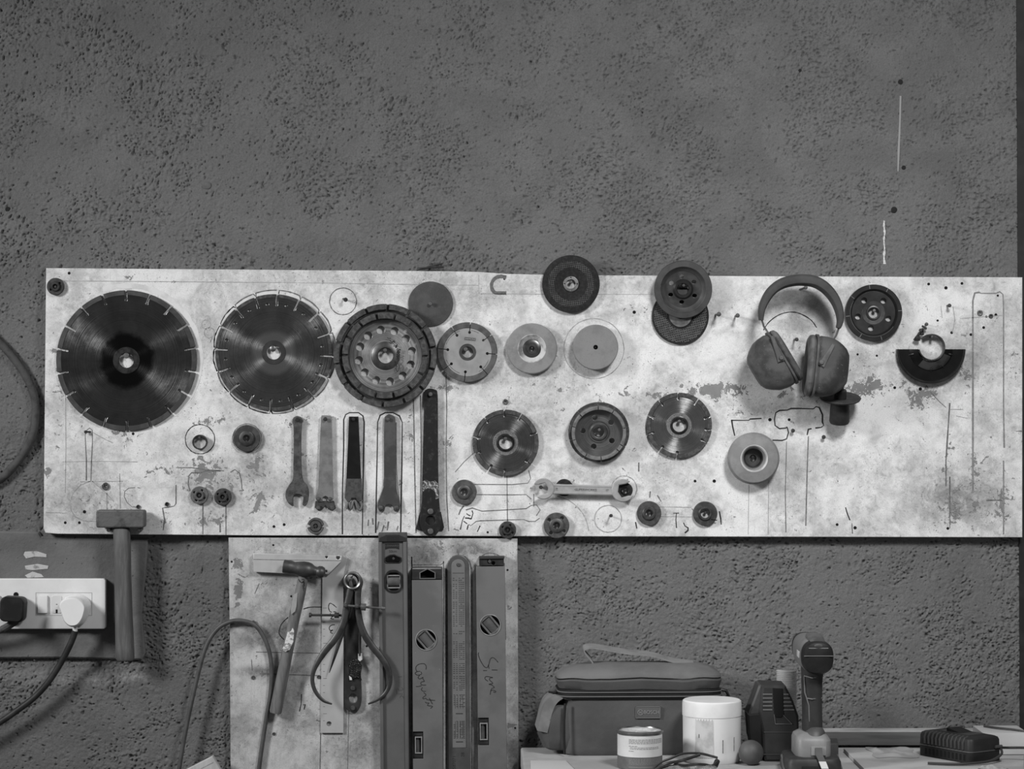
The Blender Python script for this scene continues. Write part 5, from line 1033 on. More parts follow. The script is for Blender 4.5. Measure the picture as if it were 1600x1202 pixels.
# table ruler
r, k = hung('steel_ruler', 'round topped steel ruler printed with columns of tables between two levels', 'ruler', 717, 1030, DL, rz=-0.35)
b = MB(k); b.plate([(-17, -290), (17, -290), (17, 146)]+arc((0, 146), 17, 0, 180, 18)[1:-1]+[(-17, 146)], [circ(2.6, 12, (0, 148))], 2, 10, 0.8); b.build('channel', mat('ruler_channel', 92, 0.45, 0.4, 76, 20), r)
b = MB(k); b.plate([(-10.5, -137), (10.5, -137), (10.5, 146)]+arc((0, 146), 10.5, 0, 180, 14)[1:-1]+[(-10.5, 146)], [circ(2.6, 12, (0, 148))], 10, 10.8, 0.2); b.build('printed_strip', mat('table_strip', 116, 0.45, 0.3, 104, 20), r)
b = MB(k); b.strokes([[(-9, 135), (9, 135)]], 0.8, 10.8, 0.15); y_ = 127
rows = []
for a0, a1, st in ((127, 50, 3.1), (44, 38, 3.4), (28, 0, 3.0), (-6, -22, 3.0), (-26, -50, 3.0), (-55, -76, 3.0), (-96, -122, 2.6)):
    y_ = a0
    while y_ > a1: rows.append(y_); y_ -= st
for y_ in rows:
    for x0_, x1_ in ((-8.5, -6.0), (-4.2, -2.0), (0.6, 2.6), (3.2, 5.6), (6.2, 9.2)):
        if random.random() < 0.86: b.strokes([[(x0_+random.uniform(-.3, .3), y_), (x1_, y_)]], 1.0, 10.8, 0.15)
b.strokes([[(-5, -84), (6, -84)], [(-5, -128), (6, -128)]], 1.6, 10.8, 0.15)
for x_ in (-6, -2, 2, 6): b.strokes([[(x_, -96), (x_, -122)], [(x_, -55), (x_, -76)]], 0.5, 10.8, 0.15)
b.build('printed_tables', mat('table_ink', 50, 0.6), r)
b = MB(k); b.text('587071', 6.5, (-8, -160), 10, 0.2, PI/2, sx=1.1); b.text('28', 7, (5.5, -148), 10, 0.2, PI/2); b.build('stamped_number', INK, r)
screw3(717, 882, 2.8, 11)

# cable loop hung on two screws
b = MB(S(DL)); pts = spline([(262, 1330, 3), (276, 1230, 3), (289, 1150, 4), (306, 1070, 5), (322, 1012, 6), (340, 983, 7), (362, 970.5, 8), (383, 970, 9), (400, 977, 9), (413, 995, 8), (422, 1020, 7), (425, 1050, 6), (423, 1085, 6), (417, 1120, 5), (410, 1165, 5), (404, 1215, 5), (396, 1330, 5)], 6)
b.tube([(x_-363, 975-y_, h_) for x_, y_, h_ in pts], 3.4, 12); o = b.build('cable', CABLE, None, P(363, 975, DL)); tag(o, 'thin grey cable looped over screws on the lower board and hanging down', 'cable')

# pale plank leaning below on the left
r = thing('plank', 'pale board corner poking up beside the cable at the bottom edge', 'plank', P(333, 1181, 0.045)); k = S(0.045)
b = MB(k); dx, dy = Vector((-0.89, -0.455)), Vector((0.5, -0.87)); L_ = 880
q0 = Vector((0, 0)); b.poly([tuple(q0), tuple(q0+dy*L_), tuple(q0+dy*L_+dx*62), tuple(q0+dx*62)], -6, 6, 0.8); b.build('board', mat('pale_plank', 176, 0.7, 0, 160, 20, stretch=(4, 4, 1)), r)
b = MB(k); b.strokes([[tuple(q0+dx*4+dy*9), tuple(q0+dx*60+dy*9)]], 1.0, 6, 0.3); b.build('saw_line', PENCIL, r)

# ------------------------------------------------------------------ bench
def R3(b, **kw): return b
bench = thing('workbench', 'pale topped workbench along the wall under the board', 'workbench', (0.45, -0.4, 0))
b = MB(raw=True); zt = ZB
def slab(pts, z0, z1, bev):
    bm = bmesh.new(); vs = [bm.verts.new((x, y, z0)) for x, y in pts]; f = bm.faces.new(vs)
    ex = bmesh.ops.extrude_face_region(bm, geom=[f]); 
    for v in [e for e in ex['geom'] if isinstance(e, bmesh.types.BMVert)]: v.co.z = z1
    bmesh.ops.bevel(bm, geom=bm.edges[:], offset=bev, segments=3, profile=0.6, affect='EDGES'); return bm
P0 = P(813.5, 601, 0.045)
b = MB(raw=True); b.add_bm(slab([(P0.x-0.45, 0.4-0.046), (1.02-0.45, 0.4-0.046), (1.02-0.45, -0.36), (P0.x+0.012-0.45, -0.36)], zt-0.034, zt, 0.004))
b.build('top', mat('worn_pale_bench', 168, 0.55, 0, 148, 9, speck=(104, 120, 0.72)), bench)
for x_ in (-0.36, 0.5):
    for y_ in (0.28, -0.29):
        b = MB(raw=True); b.box(x_-0.03, x_+0.03, y_-0.03, y_+0.03, 0, zt-0.035, 0.004); b.build('leg', mat('bench_leg', 90, 0.7, 0, 76, 20), bench)
b = MB(raw=True); b.add_bm(slab([(0.03-0.45, 0.4-0.20), (0.03-0.45, 0.4-0.33), (0.105-0.45, 0.4-0.33), (0.088-0.45, 0.4-0.20)], zt, zt+0.0015, 0.0004)); b.v = b.v
o = b.build('paper_sheet', mat('paper', 176, 0.7), None, (0.45, -0.4, 0)); tag(o, 'thin pale paper sheet on the bench left of the tin', 'paper')
# batten on the wall behind the bench
a0_, a1_ = P(1288, 601, 0.02).x, P(1600, 601, 0.02).x
b = MB(raw=True); b.box(a0_-0.02, 0.873, -0.040, -0.0005, CAMZ-564*S(0.04), CAMZ-543*S(0.04), 0.0012)
o = b.build('wooden_batten', mat('batten_wood', 84, 0.65, 0, 68, 18, stretch=(0.6, 4, 8)), None); tag(o, 'long dark wooden batten with pale top edge along the wall behind the bench', 'batten')
b = MB(raw=True); b.box(a0_-0.02, 0.872, -0.0398, -0.001, CAMZ-543*S(0.04)-0.0004, CAMZ-543*S(0.04)+0.0012, 0.0004); b.build('pale_edge', mat('pale_batten_wood', 168, 0.6, 0, 150, 20), o)  # top strip in a paler tone than the batten front
# plywood offcut on the bench
def Q(px, py): # bench top point seen at that pixel
    d = D-F*0.617/(py-601); return Vector(((px-800)*(D-d)/F, -d))
b = MB(raw=True); z1 = zt+0.007
pp = [Q(1318, 1176), Q(1600, 1176), Q(1600, 1210), Q(1352, 1210)]
b.add_bm(slab([(p_.x, p_.y) for p_ in pp], zt+0.0002, z1, 0.001)); o = b.build('plywood_offcut', mat('pale_ply', 164, 0.65, 0, 142, 10, speck=(110, 140, 0.72)), None); tag(o, 'flat pale plywood offcut on the bench under the charger', 'plywood sheet')

# ------------------------------------------------------------------ tool bag
d0 = 0.147
rb = thing('tool_bag', 'grey canvas tool bag with carry strap and rubber maker patch on the bench', 'tool bag', (P(881, 601, d0).x, -d0, zt), None, (0, 0, math.radians(2.5)))
BAG = mat('bag_canvas', 72, 0.8, 0, 62, 14, bump=0.0008, bsc=60); BAG_LIT = mat('bag_lit_canvas', 100, 0.8, 0, 86, 12, bump=0.0008, bsc=50); BAGD = mat('bag_trim_dark', 30, 0.7, 0, 24, 60)  # lid top canvas is paler: light on its upward face put into the colour
WB, DP = 0.262, 0.105
def sring(cx, cy, hx, hy, z, e=4.5, n=56, wob=0.0):
    out = []
    for j in range(n):
        a = 2*PI*j/n; c_, s_ = math.cos(a), math.sin(a)
        x_ = hx*math.copysign(abs(c_)**(2/e), c_); y_ = hy*math.copysign(abs(s_)**(2/e), s_)
        out.append((cx+x_+wob*math.sin(5*a+z*90), cy+y_+wob*math.cos(4*a+z*70), z))
    return out
b = MB(raw=True)
b.grid([sring(WB/2, DP/2, WB/2*q, DP/2*q2, z_, 6, 56, 0.0012) for z_, q, q2 in ((0.0, 0.965, 0.93), (0.003, 0.99, 0.97), (0.012, 1.0, 1.0), (0.035, 1.005, 1.03), (0.06, 1.0, 1.04), (0.085, 0.985, 1.02), (0.095, 0.975, 1.0))], True, True, True); b.build('body', BAG, rb)
b = MB(raw=True); b.grid([sring(WB/2-0.003, DP/2, WB/2*q+0.006, DP/2*q+0.004, z_+0.0, 6, 56, 0.0008) for z_, q in ((0.094, 0.97), (0.096, 1.0), (0.108, 1.0), (0.110, 0.97))], True, True, True); b.build('zip_band', BAGD, rb)
b = MB(raw=True)
for z_ in (0.0985, 0.1055): b.grid([sring(WB/2-0.003, DP/2, WB/2+0.0075, DP/2+0.0055, z_+q, 6, 56) for q in (0, 0.0012)], True, True, True)
b.build('zip_piping', mat('piping_grey', 104, 0.6), rb)
def lring(q, q2, z_, dip=0.0, wv=0.0):
    out = sring(WB/2-0.003, DP/2, (WB/2+0.008)*q, (DP/2+0.008)*q2, z_, 5, 72)
    return [(x_, y_, z0_-dip*max(0, -(x_-0.05)/0.06)**1.4-dip*0.6*max(0, (x_-0.215)/0.05)**1.4+wv*math.sin(x_*52+1.1)+wv*0.6*math.sin(x_*117)) for x_, y_, z0_ in out]
b = MB(raw=True); b.grid([lring(0.955, 0.90, 0.109, 0, 0.0005), lring(0.97, 0.94, 0.1105, 0, 0.0008), lring(0.985, 0.985, 0.118, 0.0005, 0.001), lring(1.0, 1.01, 0.1245, 0.002, 0.0012), lring(0.99, 0.985, 0.1275, 0.003, 0.0012)], True, True, True); b.build('lid', BAG, rb)
b = MB(raw=True); b.grid([lring(0.985, 0.97, 0.1268, 0.003, 0.0012), lring(0.988, 0.978, 0.1282, 0.003, 0.0012)], True, True, True); b.build('lid_piping', BAGD, rb)
b = MB(raw=True); b.grid([lring(0.97, 0.95, 0.1275, 0.003, 0.0012), lring(0.995, 1.0, 0.130, 0.003, 0.0012), lring(0.99, 0.985, 0.1345, 0.0045, 0.001), lring(0.965, 0.90, 0.1395, 0.007, 0.0008), lring(0.93, 0.76, 0.1440, 0.010, 0.0006), lring(0.87, 0.55, 0.1475, 0.012, 0.0005), lring(0.72, 0.3, 0.1495, 0.012), lring(0.4, 0.1, 0.1502, 0.008)], True, True, True); b.build('lid_top', BAG_LIT, rb)
# end pocket on the left
b = MB(raw=True)
b.grid([sring(-0.006, DP/2-0.006, hx, hy, z_, 4, 40, 0.001) for z_, hx, hy in ((0.008, 0.018, 0.032), (0.012, 0.026, 0.036), (0.03, 0.034, 0.040), (0.06, 0.032, 0.040), (0.08, 0.026, 0.038), (0.083, 0.020, 0.034))], True, True, True); b.build('end_pocket', BAG, rb)
# pocket flap strap
b = MB(raw=True)
fl = spline([(0.002, 0.094), (-0.008, 0.099), (-0.018, 0.099), (-0.029, 0.090), (-0.036, 0.075), (-0.040, 0.058), (-0.044, 0.042)], 5)
rings = []
for i, (x_, z_) in enumerate(fl): rings.append([(x_, DP/2-0.046, z_), (x_, DP/2+0.028, z_), (x_+0.019, DP/2+0.028, z_-0.004), (x_+0.017, DP/2-0.046, z_-0.004)])
b.grid(rings, True, True, True); b.build('pocket_flap', mat('flap_canvas', 116, 0.85, 0, 96, 20, bump=0.0006, bsc=80), rb)
b = MB(raw=True); b.tube([(0.001, -0.003, 0.004), (0.0, -0.0045, 0.03), (0.0, -0.0045, 0.06), (0.002, -0.003, 0.088)], 0.0022, 8); b.build('corner_seam', BAGD, rb)
# carry strap
b = MB(raw=True)
sp = spline([(0.052, 0.149), (0.050, 0.156), (0.040, 0.168), (0.037, 0.175), (0.043, 0.1785), (0.056, 0.1785), (0.085, 0.1735), (0.115, 0.1685), (0.140, 0.1665), (0.160, 0.163), (0.178, 0.157), (0.195, 0.1535), (0.222, 0.150)], 6)
rings = []
for i, (x_, z_) in enumerate(sp):
    p0, p1 = Vector(sp[max(0, i-1)]), Vector(sp[min(len(sp)-1, i+1)]); tg = (p1-p0).normalized(); nn = Vector((-tg.y, tg.x))*0.0011
    wv = 0.011+0.004*math.sin(PI*i/len(sp)); yo = DP*0.5
    rings.append([(x_+nn.x, yo-wv, z_+nn.y-0.004), (x_+nn.x, yo+wv, z_+nn.y), (x_-nn.x, yo+wv, z_-nn.y), (x_-nn.x, yo-wv, z_-nn.y-0.004)])
b.grid(rings, True, True, True); b.build('carry_strap', mat('strap_webbing', 122, 0.8, 0, 108, 30, bump=0.0002, bsc=900), rb)
# zip pulls and side buckle
b = MB(raw=True); b.tube([(-0.006, 0.03, 0.103), (-0.016, 0.028, 0.1025), (-0.024, 0.026, 0.104)], [0.003, 0.0022, 0.0016], 8); b.build('zip_pull', BAGD, rb)
b = MB(raw=True); b.tube([(WB+0.002, 0.03, 0.106), (WB+0.012, 0.028, 0.104), (WB+0.016, 0.028, 0.096), (WB+0.009, 0.028, 0.091), (WB+0.002, 0.03, 0.096)], 0.0028, 8); b.build('side_buckle', mat('buckle_black', 24, 0.4), rb)
# rubber patch
b = MB(raw=True); px0 = 0.119; zc = 0.063
y_f = DP/2-DP/2*1.04-0.0012
def fbox(b, x0, x1, z0, z1, y0, y1, bv=0.0006): b.box(x0, x1, y0, y1, z0, z1, bv)
fbox(b, px0, px0+0.041, zc, zc+0.0195, y_f-0.0012, y_f+0.006); pt = b.build('rubber_patch', mat('patch_rubber', 80, 0.55), rb)
b = MB(raw=True)
for (x0_, x1_, z0_, z1_) in ((px0, px0+0.041, zc+0.0185, zc+0.0195), (px0, px0+0.041, zc, zc+0.001), (px0, px0+0.001, zc, zc+0.0195), (px0+0.04, px0+0.041, zc, zc+0.0195)): b.box(x0_, x1_, y_f-0.0019, y_f-0.001, z0_, z1_)
b.build('patch_border', mat('patch_edge', 104, 0.5), pt)
EMB = mat('patch_emboss', 128, 0.5)
b = MB(1.0); b.plate(circ(0.0046, 28), [circ(0.0038, 28)], 0, 0.0007); b.box(-0.0018, -0.001, -0.0024, 0.0024, 0, 0.0007); b.box(0.001, 0.0018, -0.0024, 0.0024, 0, 0.0007); b.box(-0.001, 0.001, -0.0004, 0.0004, 0, 0.0007)
b.build('emblem', EMB, pt, (px0+0.008, y_f-0.0013, zc+0.0098))
b = MB(1.0); b.text('BOSCH', 0.0085, (0, 0), 0, 0.0007, sx=0.95); b.build('embossed_word', EMB, pt, (px0+0.0265, y_f-0.0013, zc+0.0098))

# ------------------------------------------------------------------ jar, tin, ball
def vl(prof, n=56): 
    b = MB(raw=True); b.grid([[(r_*math.cos(2*PI*j/n), r_*math.sin(2*PI*j/n), z_) for j in range(n)] for r_, z_ in prof], True, True, True); return b
def bench_pt(px, d): return ((px-800)*S(d), -d, zt)
def shell(r_, z0, z1, a0, a1, outline=None, t=0.0006, n=24, wob=0):
    """label hugging a cylinder, angles in degrees, -90 faces the viewer"""
    b = MB(raw=True); rings = []
    for i in range(n+1):
        a = math.radians(a0+(a1-a0)*i/n); c_, s_ = math.cos(a), math.sin(a); w0 = wob*math.sin(i*2.3)*0.5; w1 = wob*math.sin(i*1.7+1)
        rings.append([(r_*c_, r_*s_, z0+w0), (r_*c_, r_*s_, z1+w1), ((r_+t)*c_, (r_+t)*s_, z1+w1), ((r_+t)*c_, (r_+t)*s_, z0+w0)])
    b.grid(rings, True, True, True); return b
JR = 46.2*S(0.195)
rj = thing('plastic_jar', 'white screw top plastic jar in front of the tool bag', 'jar', bench_pt(1112.3, 0.198))
vl([(JR*0.90, 0), (JR*0.955, 0.004), (JR*0.975, 0.012), (JR*0.985, 0.075), (JR*0.97, 0.0755)]).build('jar_body', mat('jar_plastic', 214, 0.38, 0, 206, 25), rj)
vl([(JR*0.97, 0.075), (JR*1.0, 0.0762), (JR*1.0, 0.0955), (JR*0.985, 0.0995), (JR*0.94, 0.1012), (JR*0.5, 0.1012), (0.001, 0.1012)]).build('lid', mat('jar_lid', 216, 0.4, 0, 208, 30), rj)
shell(JR*0.985, 0.012, 0.073, -128, -92, t=0.0004, wob=0.002).build('torn_label', mat('label_remnant', 186, 0.6, 0, 160, 40), rj)
shell(JR*0.985, 0.044, 0.05, -121, -119.5, t=0.0006).build('ink_smear', INK, rj)
shell(JR*0.985, 0.020, 0.040, -73.5, -72, t=0.0005, wob=0.001).build('ink_smear', INKS, rj); shell(JR*0.985, 0.022, 0.044, -47, -45, t=0.0005).build('ink_smear', PENCIL, rj)
TR = 36.0*S(0.262)
rt = thing('paint_tin', 'small open lipped tin with white printed label in front of the bag', 'tin', bench_pt(1000, 0.262))
TH = CAMZ-(1140-601)*S(0.262)-zt
vl([(TR*0.94, 0), (TR*0.97, 0.0012), (TR*0.97, TH-0.004), (TR*1.02, TH-0.003), (TR*1.03, TH-0.0005), (TR*1.0, TH+0.0006), (TR*0.95, TH), (TR*0.93, TH-0.0025), (TR*0.90, TH-0.003), (TR*0.88, TH-0.006), (0.001, TH-0.0062)]).build('can', mat('tin_metal', 130, 0.3, 0.8, 104, 50), rt)
vl([(TR*0.72, TH-0.0058), (TR*0.80, TH-0.0030), (TR*0.92, TH-0.0016), (TR*0.9, TH-0.0036), (TR*0.72, TH-0.0062)]).build('lid_ring', mat('tin_lid_pale', 190, 0.4, 0.2, 150, 60), rt)
shell(TR*0.97, 0.021, TH-0.0065, -178, -15, t=0.0005).build('paper_label', mat('tin_label_white', 196, 0.55, 0, 186, 30), rt)
shell(TR*0.97, 0.0015, 0.021, -178, -15, t=0.0006).build('label_band', mat('tin_label_grey', 92, 0.55, 0, 80, 40), rt)
b = MB(raw=True)
for row, (z_, a0_, a1_) in enumerate(((TH-0.0125, -122, -22), (TH-0.0145, -122, -22), (TH-0.0165, -122, -22), (TH-0.0185, -122, -22), (TH-0.0228, -122, -100), (TH-0.0252, -119, -40), (TH-0.0274, -119, -38), (TH-0.0308, -122, -108))):
    a = a0_
    while a < a1_:
        st = random.uniform(3, 9); e_ = min(a+st, a1_); q = shell(TR*0.9712, z_, z_+0.0009, a, e_, t=0.0006, n=3); off = len(b.v); b.v += q.v; b.f += [tuple(off+i for i in f_) for f_ in q.f]; a = e_+1.3
b.build('label_print', mat('label_print_grey', 110, 0.7), rt)
b = MB(raw=True)
for z_ in (0.0175, 0.0155, 0.0135, 0.0115, 0.0095):
    a = -122
    while a < -25:
        e_ = min(a+random.uniform(3, 8), -25); q = shell(TR*0.9712, z_, z_+0.0008, a, e_, t=0.0008, n=3); off = len(b.v); b.v += q.v; b.f += [tuple(off+i for i in f_) for f_ in q.f]; a = e_+1.3
q = shell(TR*0.9712, 0.0045, 0.0055, -122, -60, t=0.0008, n=16); off = len(b.v); b.v += q.v; b.f += [tuple(off+i for i in f_) for f_ in q.f]
b.build('band_print', mat('band_print_pale', 122, 0.7), rt)
BR = 0.0203; prof = [(max(0.0002, BR*math.sin(PI*i/24)), BR-BR*math.cos(PI*i/24)) for i in range(25)]
o = vl(prof, 36).build('rubber_ball', mat('ball_rubber', 62, 0.6, 0, 74, 40), None, bench_pt(1173.5, 0.24)); tag(o, 'dark rubber ball beside the white jar', 'ball')

# ------------------------------------------------------------------ upright dark tool case
kc = S(0.17); rc = thing('tool_case', 'upright dark plastic case with shoulder ridges and black slot behind the ball', 'tool case', bench_pt(1206, 0.17))
CASE = mat('case_plastic', 52, 0.5, 0, 44, 30); CASED = mat('case_side_black', 24, 0.6, 0, 32, 40)
zc0 = lambda y: (CAMZ-(y-601)*kc)-zt     # height above bench of a photo row
def hp(pts): return [((x-1206)*kc, zc0(y)) for x, y in pts]
def prism_y(b, pts, y0, y1, bev=0.0):
    """outline in x/z pushed from y0 (near, smaller) to y1"""
    bb = MB(1.0); bb.poly(pts, -y1, -y0, bev); off = len(b.v); b.v += [(x, -h, z) for x, z, h in bb.v]; b.f += [tuple(off+i for i in f_) for f_ in bb.f]; return b
yb = 601+(0.617)/kc
b = MB(raw=True); prism_y(b, hp([(1187, 1067), (1224, 1068), (1236, 1092), (1244, 1115), (1244.5, 1140), (1242, 1172), (1241, yb), (1192, yb), (1189, 1172), (1188, 1140), (1182, 1115), (1185, 1090)]), -0.036, 0.034, 0.004); b.build('shell', CASE, rc)
b = MB(raw=True); prism_y(b, hp([(1166, 1114), (1183, 1068), (1189, 1067), (1189, yb), (1180, yb), (1169, 1150)]), -0.030, 0.03, 0.003); b.build('side_shell', mat('case_side_grey', 60, 0.5, 0, 50, 30), rc)
b = MB(raw=True); prism_y(b, hp([(1165, 1112), (1188.5, 1110), (1188.5, 1168), (1171, 1168), (1166, 1140)]), -0.0335, 0.0, 0.003); b.build('side_pad', CASED, rc)
b = MB(raw=True); prism_y(b, hp([(1203.5, 1071), (1219, 1072), (1221, 1112), (1217, 1117), (1209, 1117), (1206, 1112)]), -0.0372, -0.03, 0.0008); b.build('grip_slot', mat('slot_black', 16, 0.8), rc)
RID = mat('ridge_edge', 116, 0.5)
for i in range(5):
    for x0_, x1_ in ((1188.5, 1203-i*0.0), (1220.5, 1228+i*2.2)):
        b = MB(raw=True); prism_y(b, hp([(x0_, 1080.2+i*6), (x1_, 1080.2+i*6), (x1_, 1081.4+i*6), (x0_, 1081.4+i*6)]), -0.0374, -0.03); b.build('shoulder_ridge', RID, rc)
b = MB(raw=True)
for l in ([(1206, 1112), (1208, 1127)], [(1220, 1113), (1234, 1127)], [(1208, 1127), (1234, 1127)]):
    p_ = hp(l); b.tube([(p_[0][0], -0.0366, p_[0][1]), (p_[1][0], -0.0366, p_[1][1])], 0.0007, 6)
b.build('moulded_edge', mat('mould_edge', 84, 0.5), rc)
for y_ in (1139.5, 1174):
    b = MB(raw=True); p_ = hp([(1190, y_), (1243, y_)]); b.box(p_[0][0], p_[1][0], -0.0368, -0.034, p_[0][1]-0.0005, p_[0][1]+0.0005); b.build('joint_line', mat('joint_pale', 74, 0.5), rc)
# ribbed clear tube
dt = 0.10; kt = S(dt); r0 = 16.3*kt; ht = (CAMZ-(1047-601)*kt)-zt
prof = [(r0*0.8, 0.0)]
n_r = 46
for i in range(n_r): z_ = ht*i/n_r; prof += [(r0*0.95, z_+ht/n_r*0.15), (r0, z_+ht/n_r*0.35), (r0, z_+ht/n_r*0.65), (r0*0.95, z_+ht/n_r*0.85)]
prof += [(r0*0.9, ht)]
t = NT('clear_ribbed_plastic'); t.b.inputs['Base Color'].default_value = g(196); t.b.inputs['Roughness'].default_value = 0.12; t.b.inputs['Transmission Weight'].default_value = 0.35; t.b.inputs['IOR'].default_value = 1.45
o = vl(prof, 40).build('ribbed_tube', t.m, None, bench_pt(1229, dt)); tag(o, 'clear ribbed plastic tube standing behind the dark case and drill', 'tube')

# ------------------------------------------------------------------ cordless drill, standing on its battery
dd = 0.30; kd = S(dd); rd = thing('cordless_drill', 'grey and black cordless drill standing upright on its battery', 'drill', bench_pt(1266, dd))
zz = lambda y: (CAMZ-(y-601)*kd)-zt
xx = lambda x: (x-1266)*kd
GREY = mat('drill_grey', 104, 0.45, 0, 94, 25); DGR = mat('drill_grip', 48, 0.7, 0, 40, 50); DBL = mat('drill_black', 26, 0.5, 0, 34, 40)
def loft_z(b, secs, n=32, e=3.2):
    """secs: (cx, cy, hx, hy, z)"""
    b.grid([[(cx+hx*math.copysign(abs(math.cos(a))**(2/e), math.cos(a)), cy+hy*math.copysign(abs(math.sin(a))**(2/e), math.sin(a)), z_) for a in [2*PI*j/n for j in range(n)]] for cx, cy, hx, hy, z_ in secs], True, True, True); return b
P1 = lambda x: xx(x)
b = MB(raw=True); loft_z(b, [(0, 0.0, 0.043, 0.052, 0.0), (0, 0, 0.045, 0.055, 0.004), (0, 0, 0.045, 0.055, 0.020), (0, 0.0, 0.042, 0.052, 0.026), (0, 0, 0.031, 0.042, 0.029)], 40, 6); bat = b.build('battery', mat('battery_case', 54, 0.5, 0, 44, 30), rd)
b = MB(raw=True); b.box(-0.020, 0.022, -0.0565, -0.05, 0.003, 0.016, 0.001); b.build('battery_latch', DBL, bat)
b = MB(raw=True)
for sx_ in (-1, 1): b.tube([(sx_*0.0455, -0.04, 0.008), (sx_*0.0445, 0.01, 0.024)], 0.0016, 6); b.tube([(sx_*0.0458, -0.045, 0.004), (sx_*0.0450, 0.01, 0.017)], 0.0014, 6)
b.build('battery_rail', mat('rail_grey', 84, 0.5), bat)
b = MB(raw=True); z0_, z1_ = zz(1181), zz(1147)
loft_z(b, [(0.001, 0, 0.0265, 0.042, z0_-0.001), (0.001, 0, 0.0285, 0.044, z0_+0.004), (0.001, 0, 0.0285, 0.043, z1_-0.006), (0.000, 0, 0.0255, 0.039, z1_), (0.001, 0, 0.017, 0.028, z1_+0.006)], 36, 5); b.build('foot', mat('drill_foot_grey', 124, 0.5, 0, 112, 25), rd)
b = MB(raw=True); loft_z(b, [(0.004, -0.010, 0.0205, 0.030, zz(1152)), (0.005, -0.008, 0.0165, 0.027, zz(1141)), (0.005, -0.006, 0.0125, 0.022, zz(1134)), (0.0045, -0.004, 0.008, 0.016, zz(1131))], 32, 2.4); b.build('foot_cover', mat('foot_cover_grey', 76, 0.5, 0, 62, 30), rd)
b = MB(raw=True); loft_z(b, [(xx(1269), 0.0, 15.5*kd, 0.026, zz(1140)), (xx(1269), 0, 15.0*kd, 0.025, zz(1120)), (xx(1268.5), 0, 15.2*kd, 0.024, zz(1095)), (xx(1268.5), 0, 15.8*kd, 0.025, zz(1065)), (xx(1269), 0, 16.5*kd, 0.027, zz(1050)), (xx(1269), 0, 17*kd, 0.028, zz(1040))], 32, 3); b.build('handle', DGR, rd)
b = MB(raw=True); ed = [(1255, 1055), (1256, 1080), (1258.5, 1088), (1262, 1100), (1263, 1130)]
b.tube([(xx(x_)-0.0008, -0.0205 if i < 2 else -0.0232, zz(y_)) for i, (x_, y_) in enumerate(ed)], 0.0011, 8); b.tube([(xx(1257), -0.0225, zz(1088.5)), (xx(1266), -0.0262, zz(1089.5)), (xx(1283), -0.0165, zz(1089))], 0.0011, 8); b.tube([(xx(1254), -0.021, zz(1054)), (xx(1266), -0.0288, zz(1056.5)), (xx(1284), -0.018, zz(1055))], 0.0009, 8); b.build('grip_seam', mat('grip_seam_grey', 96, 0.5), rd)
# head: barrel axis runs back and left
hc = Vector((xx(1273), -0.045, zz(1023.5))); ax = Vector((-0.012, 1.0, 0.012)).normalized(); sd = ax.cross(Vector((0, 0, 1))).normalized(); up = sd.cross(ax).normalized()
def barrel(secs, nm, m, e=2.5, n=40):
    b = MB(raw=True); b.grid([[tuple(hc+ax*t_+sd*(q*math.copysign(abs(math.cos(a))**(2/e), math.cos(a)))+up*(qv*math.copysign(abs(math.sin(a))**(2/e), math.sin(a)))) for a in [2*PI*j/n for j in range(n)]] for t_, q, qv in secs], True, True, True); return b.build(nm, m, rd)
hr = 24.3*kd
barrel([(-0.004, hr*0.6, hr*0.62), (-0.001, hr*0.9, hr*0.95), (0.004, hr, hr*1.06), (0.022, hr, hr*1.06)], 'rear_cap', DBL)
barrel([(0.022, hr*1.0, hr*1.06), (0.024, hr*1.02, hr*1.09), (0.06, hr*1.04, hr*1.12), (0.11, hr*1.03, hr*1.12), (0.135, hr*0.95, hr*1.0)], 'motor_housing', GREY)
barrel([(0.134, hr*0.9, hr*0.95), (0.155, hr*0.9, hr*0.95), (0.16, hr*0.75, hr*0.8), (0.185, hr*0.7, hr*0.7), (0.198, hr*0.45, hr*0.45)], 'chuck', DBL)
b = MB(raw=True); pts = [hc+ax*t_+up*(hr*u_) for t_, u_ in ((-0.0035, 0.75), (0.010, 1.02), (0.03, 1.13), (0.06, 1.18), (0.08, 1.16))]; b.tube([tuple(p_) for p_ in pts], [0.006, 0.012, 0.013, 0.012, 0.009], 16, squash=(1.0, 0.35)); b.build('top_vent', mat('vent_cover_grey', 84, 0.5, 0, 60, 30), rd)
b = MB(raw=True); pts = [hc+ax*-0.0045+up*(hr*0.14)+sd*(hr*u_) for u_ in (-0.93, 0.93)]; b.tube([tuple(p_) for p_ in pts], 0.0007, 6); pts = [hc+ax*-0.003+up*(hr*0.62)+sd*(hr*u_) for u_ in (-0.62, 0.62)]; b.tube([tuple(p_) for p_ in pts], 0.0010, 6); b.build('cap_seam', mat('cap_seam_grey', 78, 0.5), rd)
b = MB(raw=True); q = hc+ax*0.045-sd*0+Vector((-hr*1.03, 0, 0.0)); b.box(q.x-0.0008, q.x+0.001, q.y-0.012, q.y+0.016, q.z-0.004, q.z+0.006, 0.0003); b.build('side_sticker', mat('sticker_pale', 176, 0.5), rd)
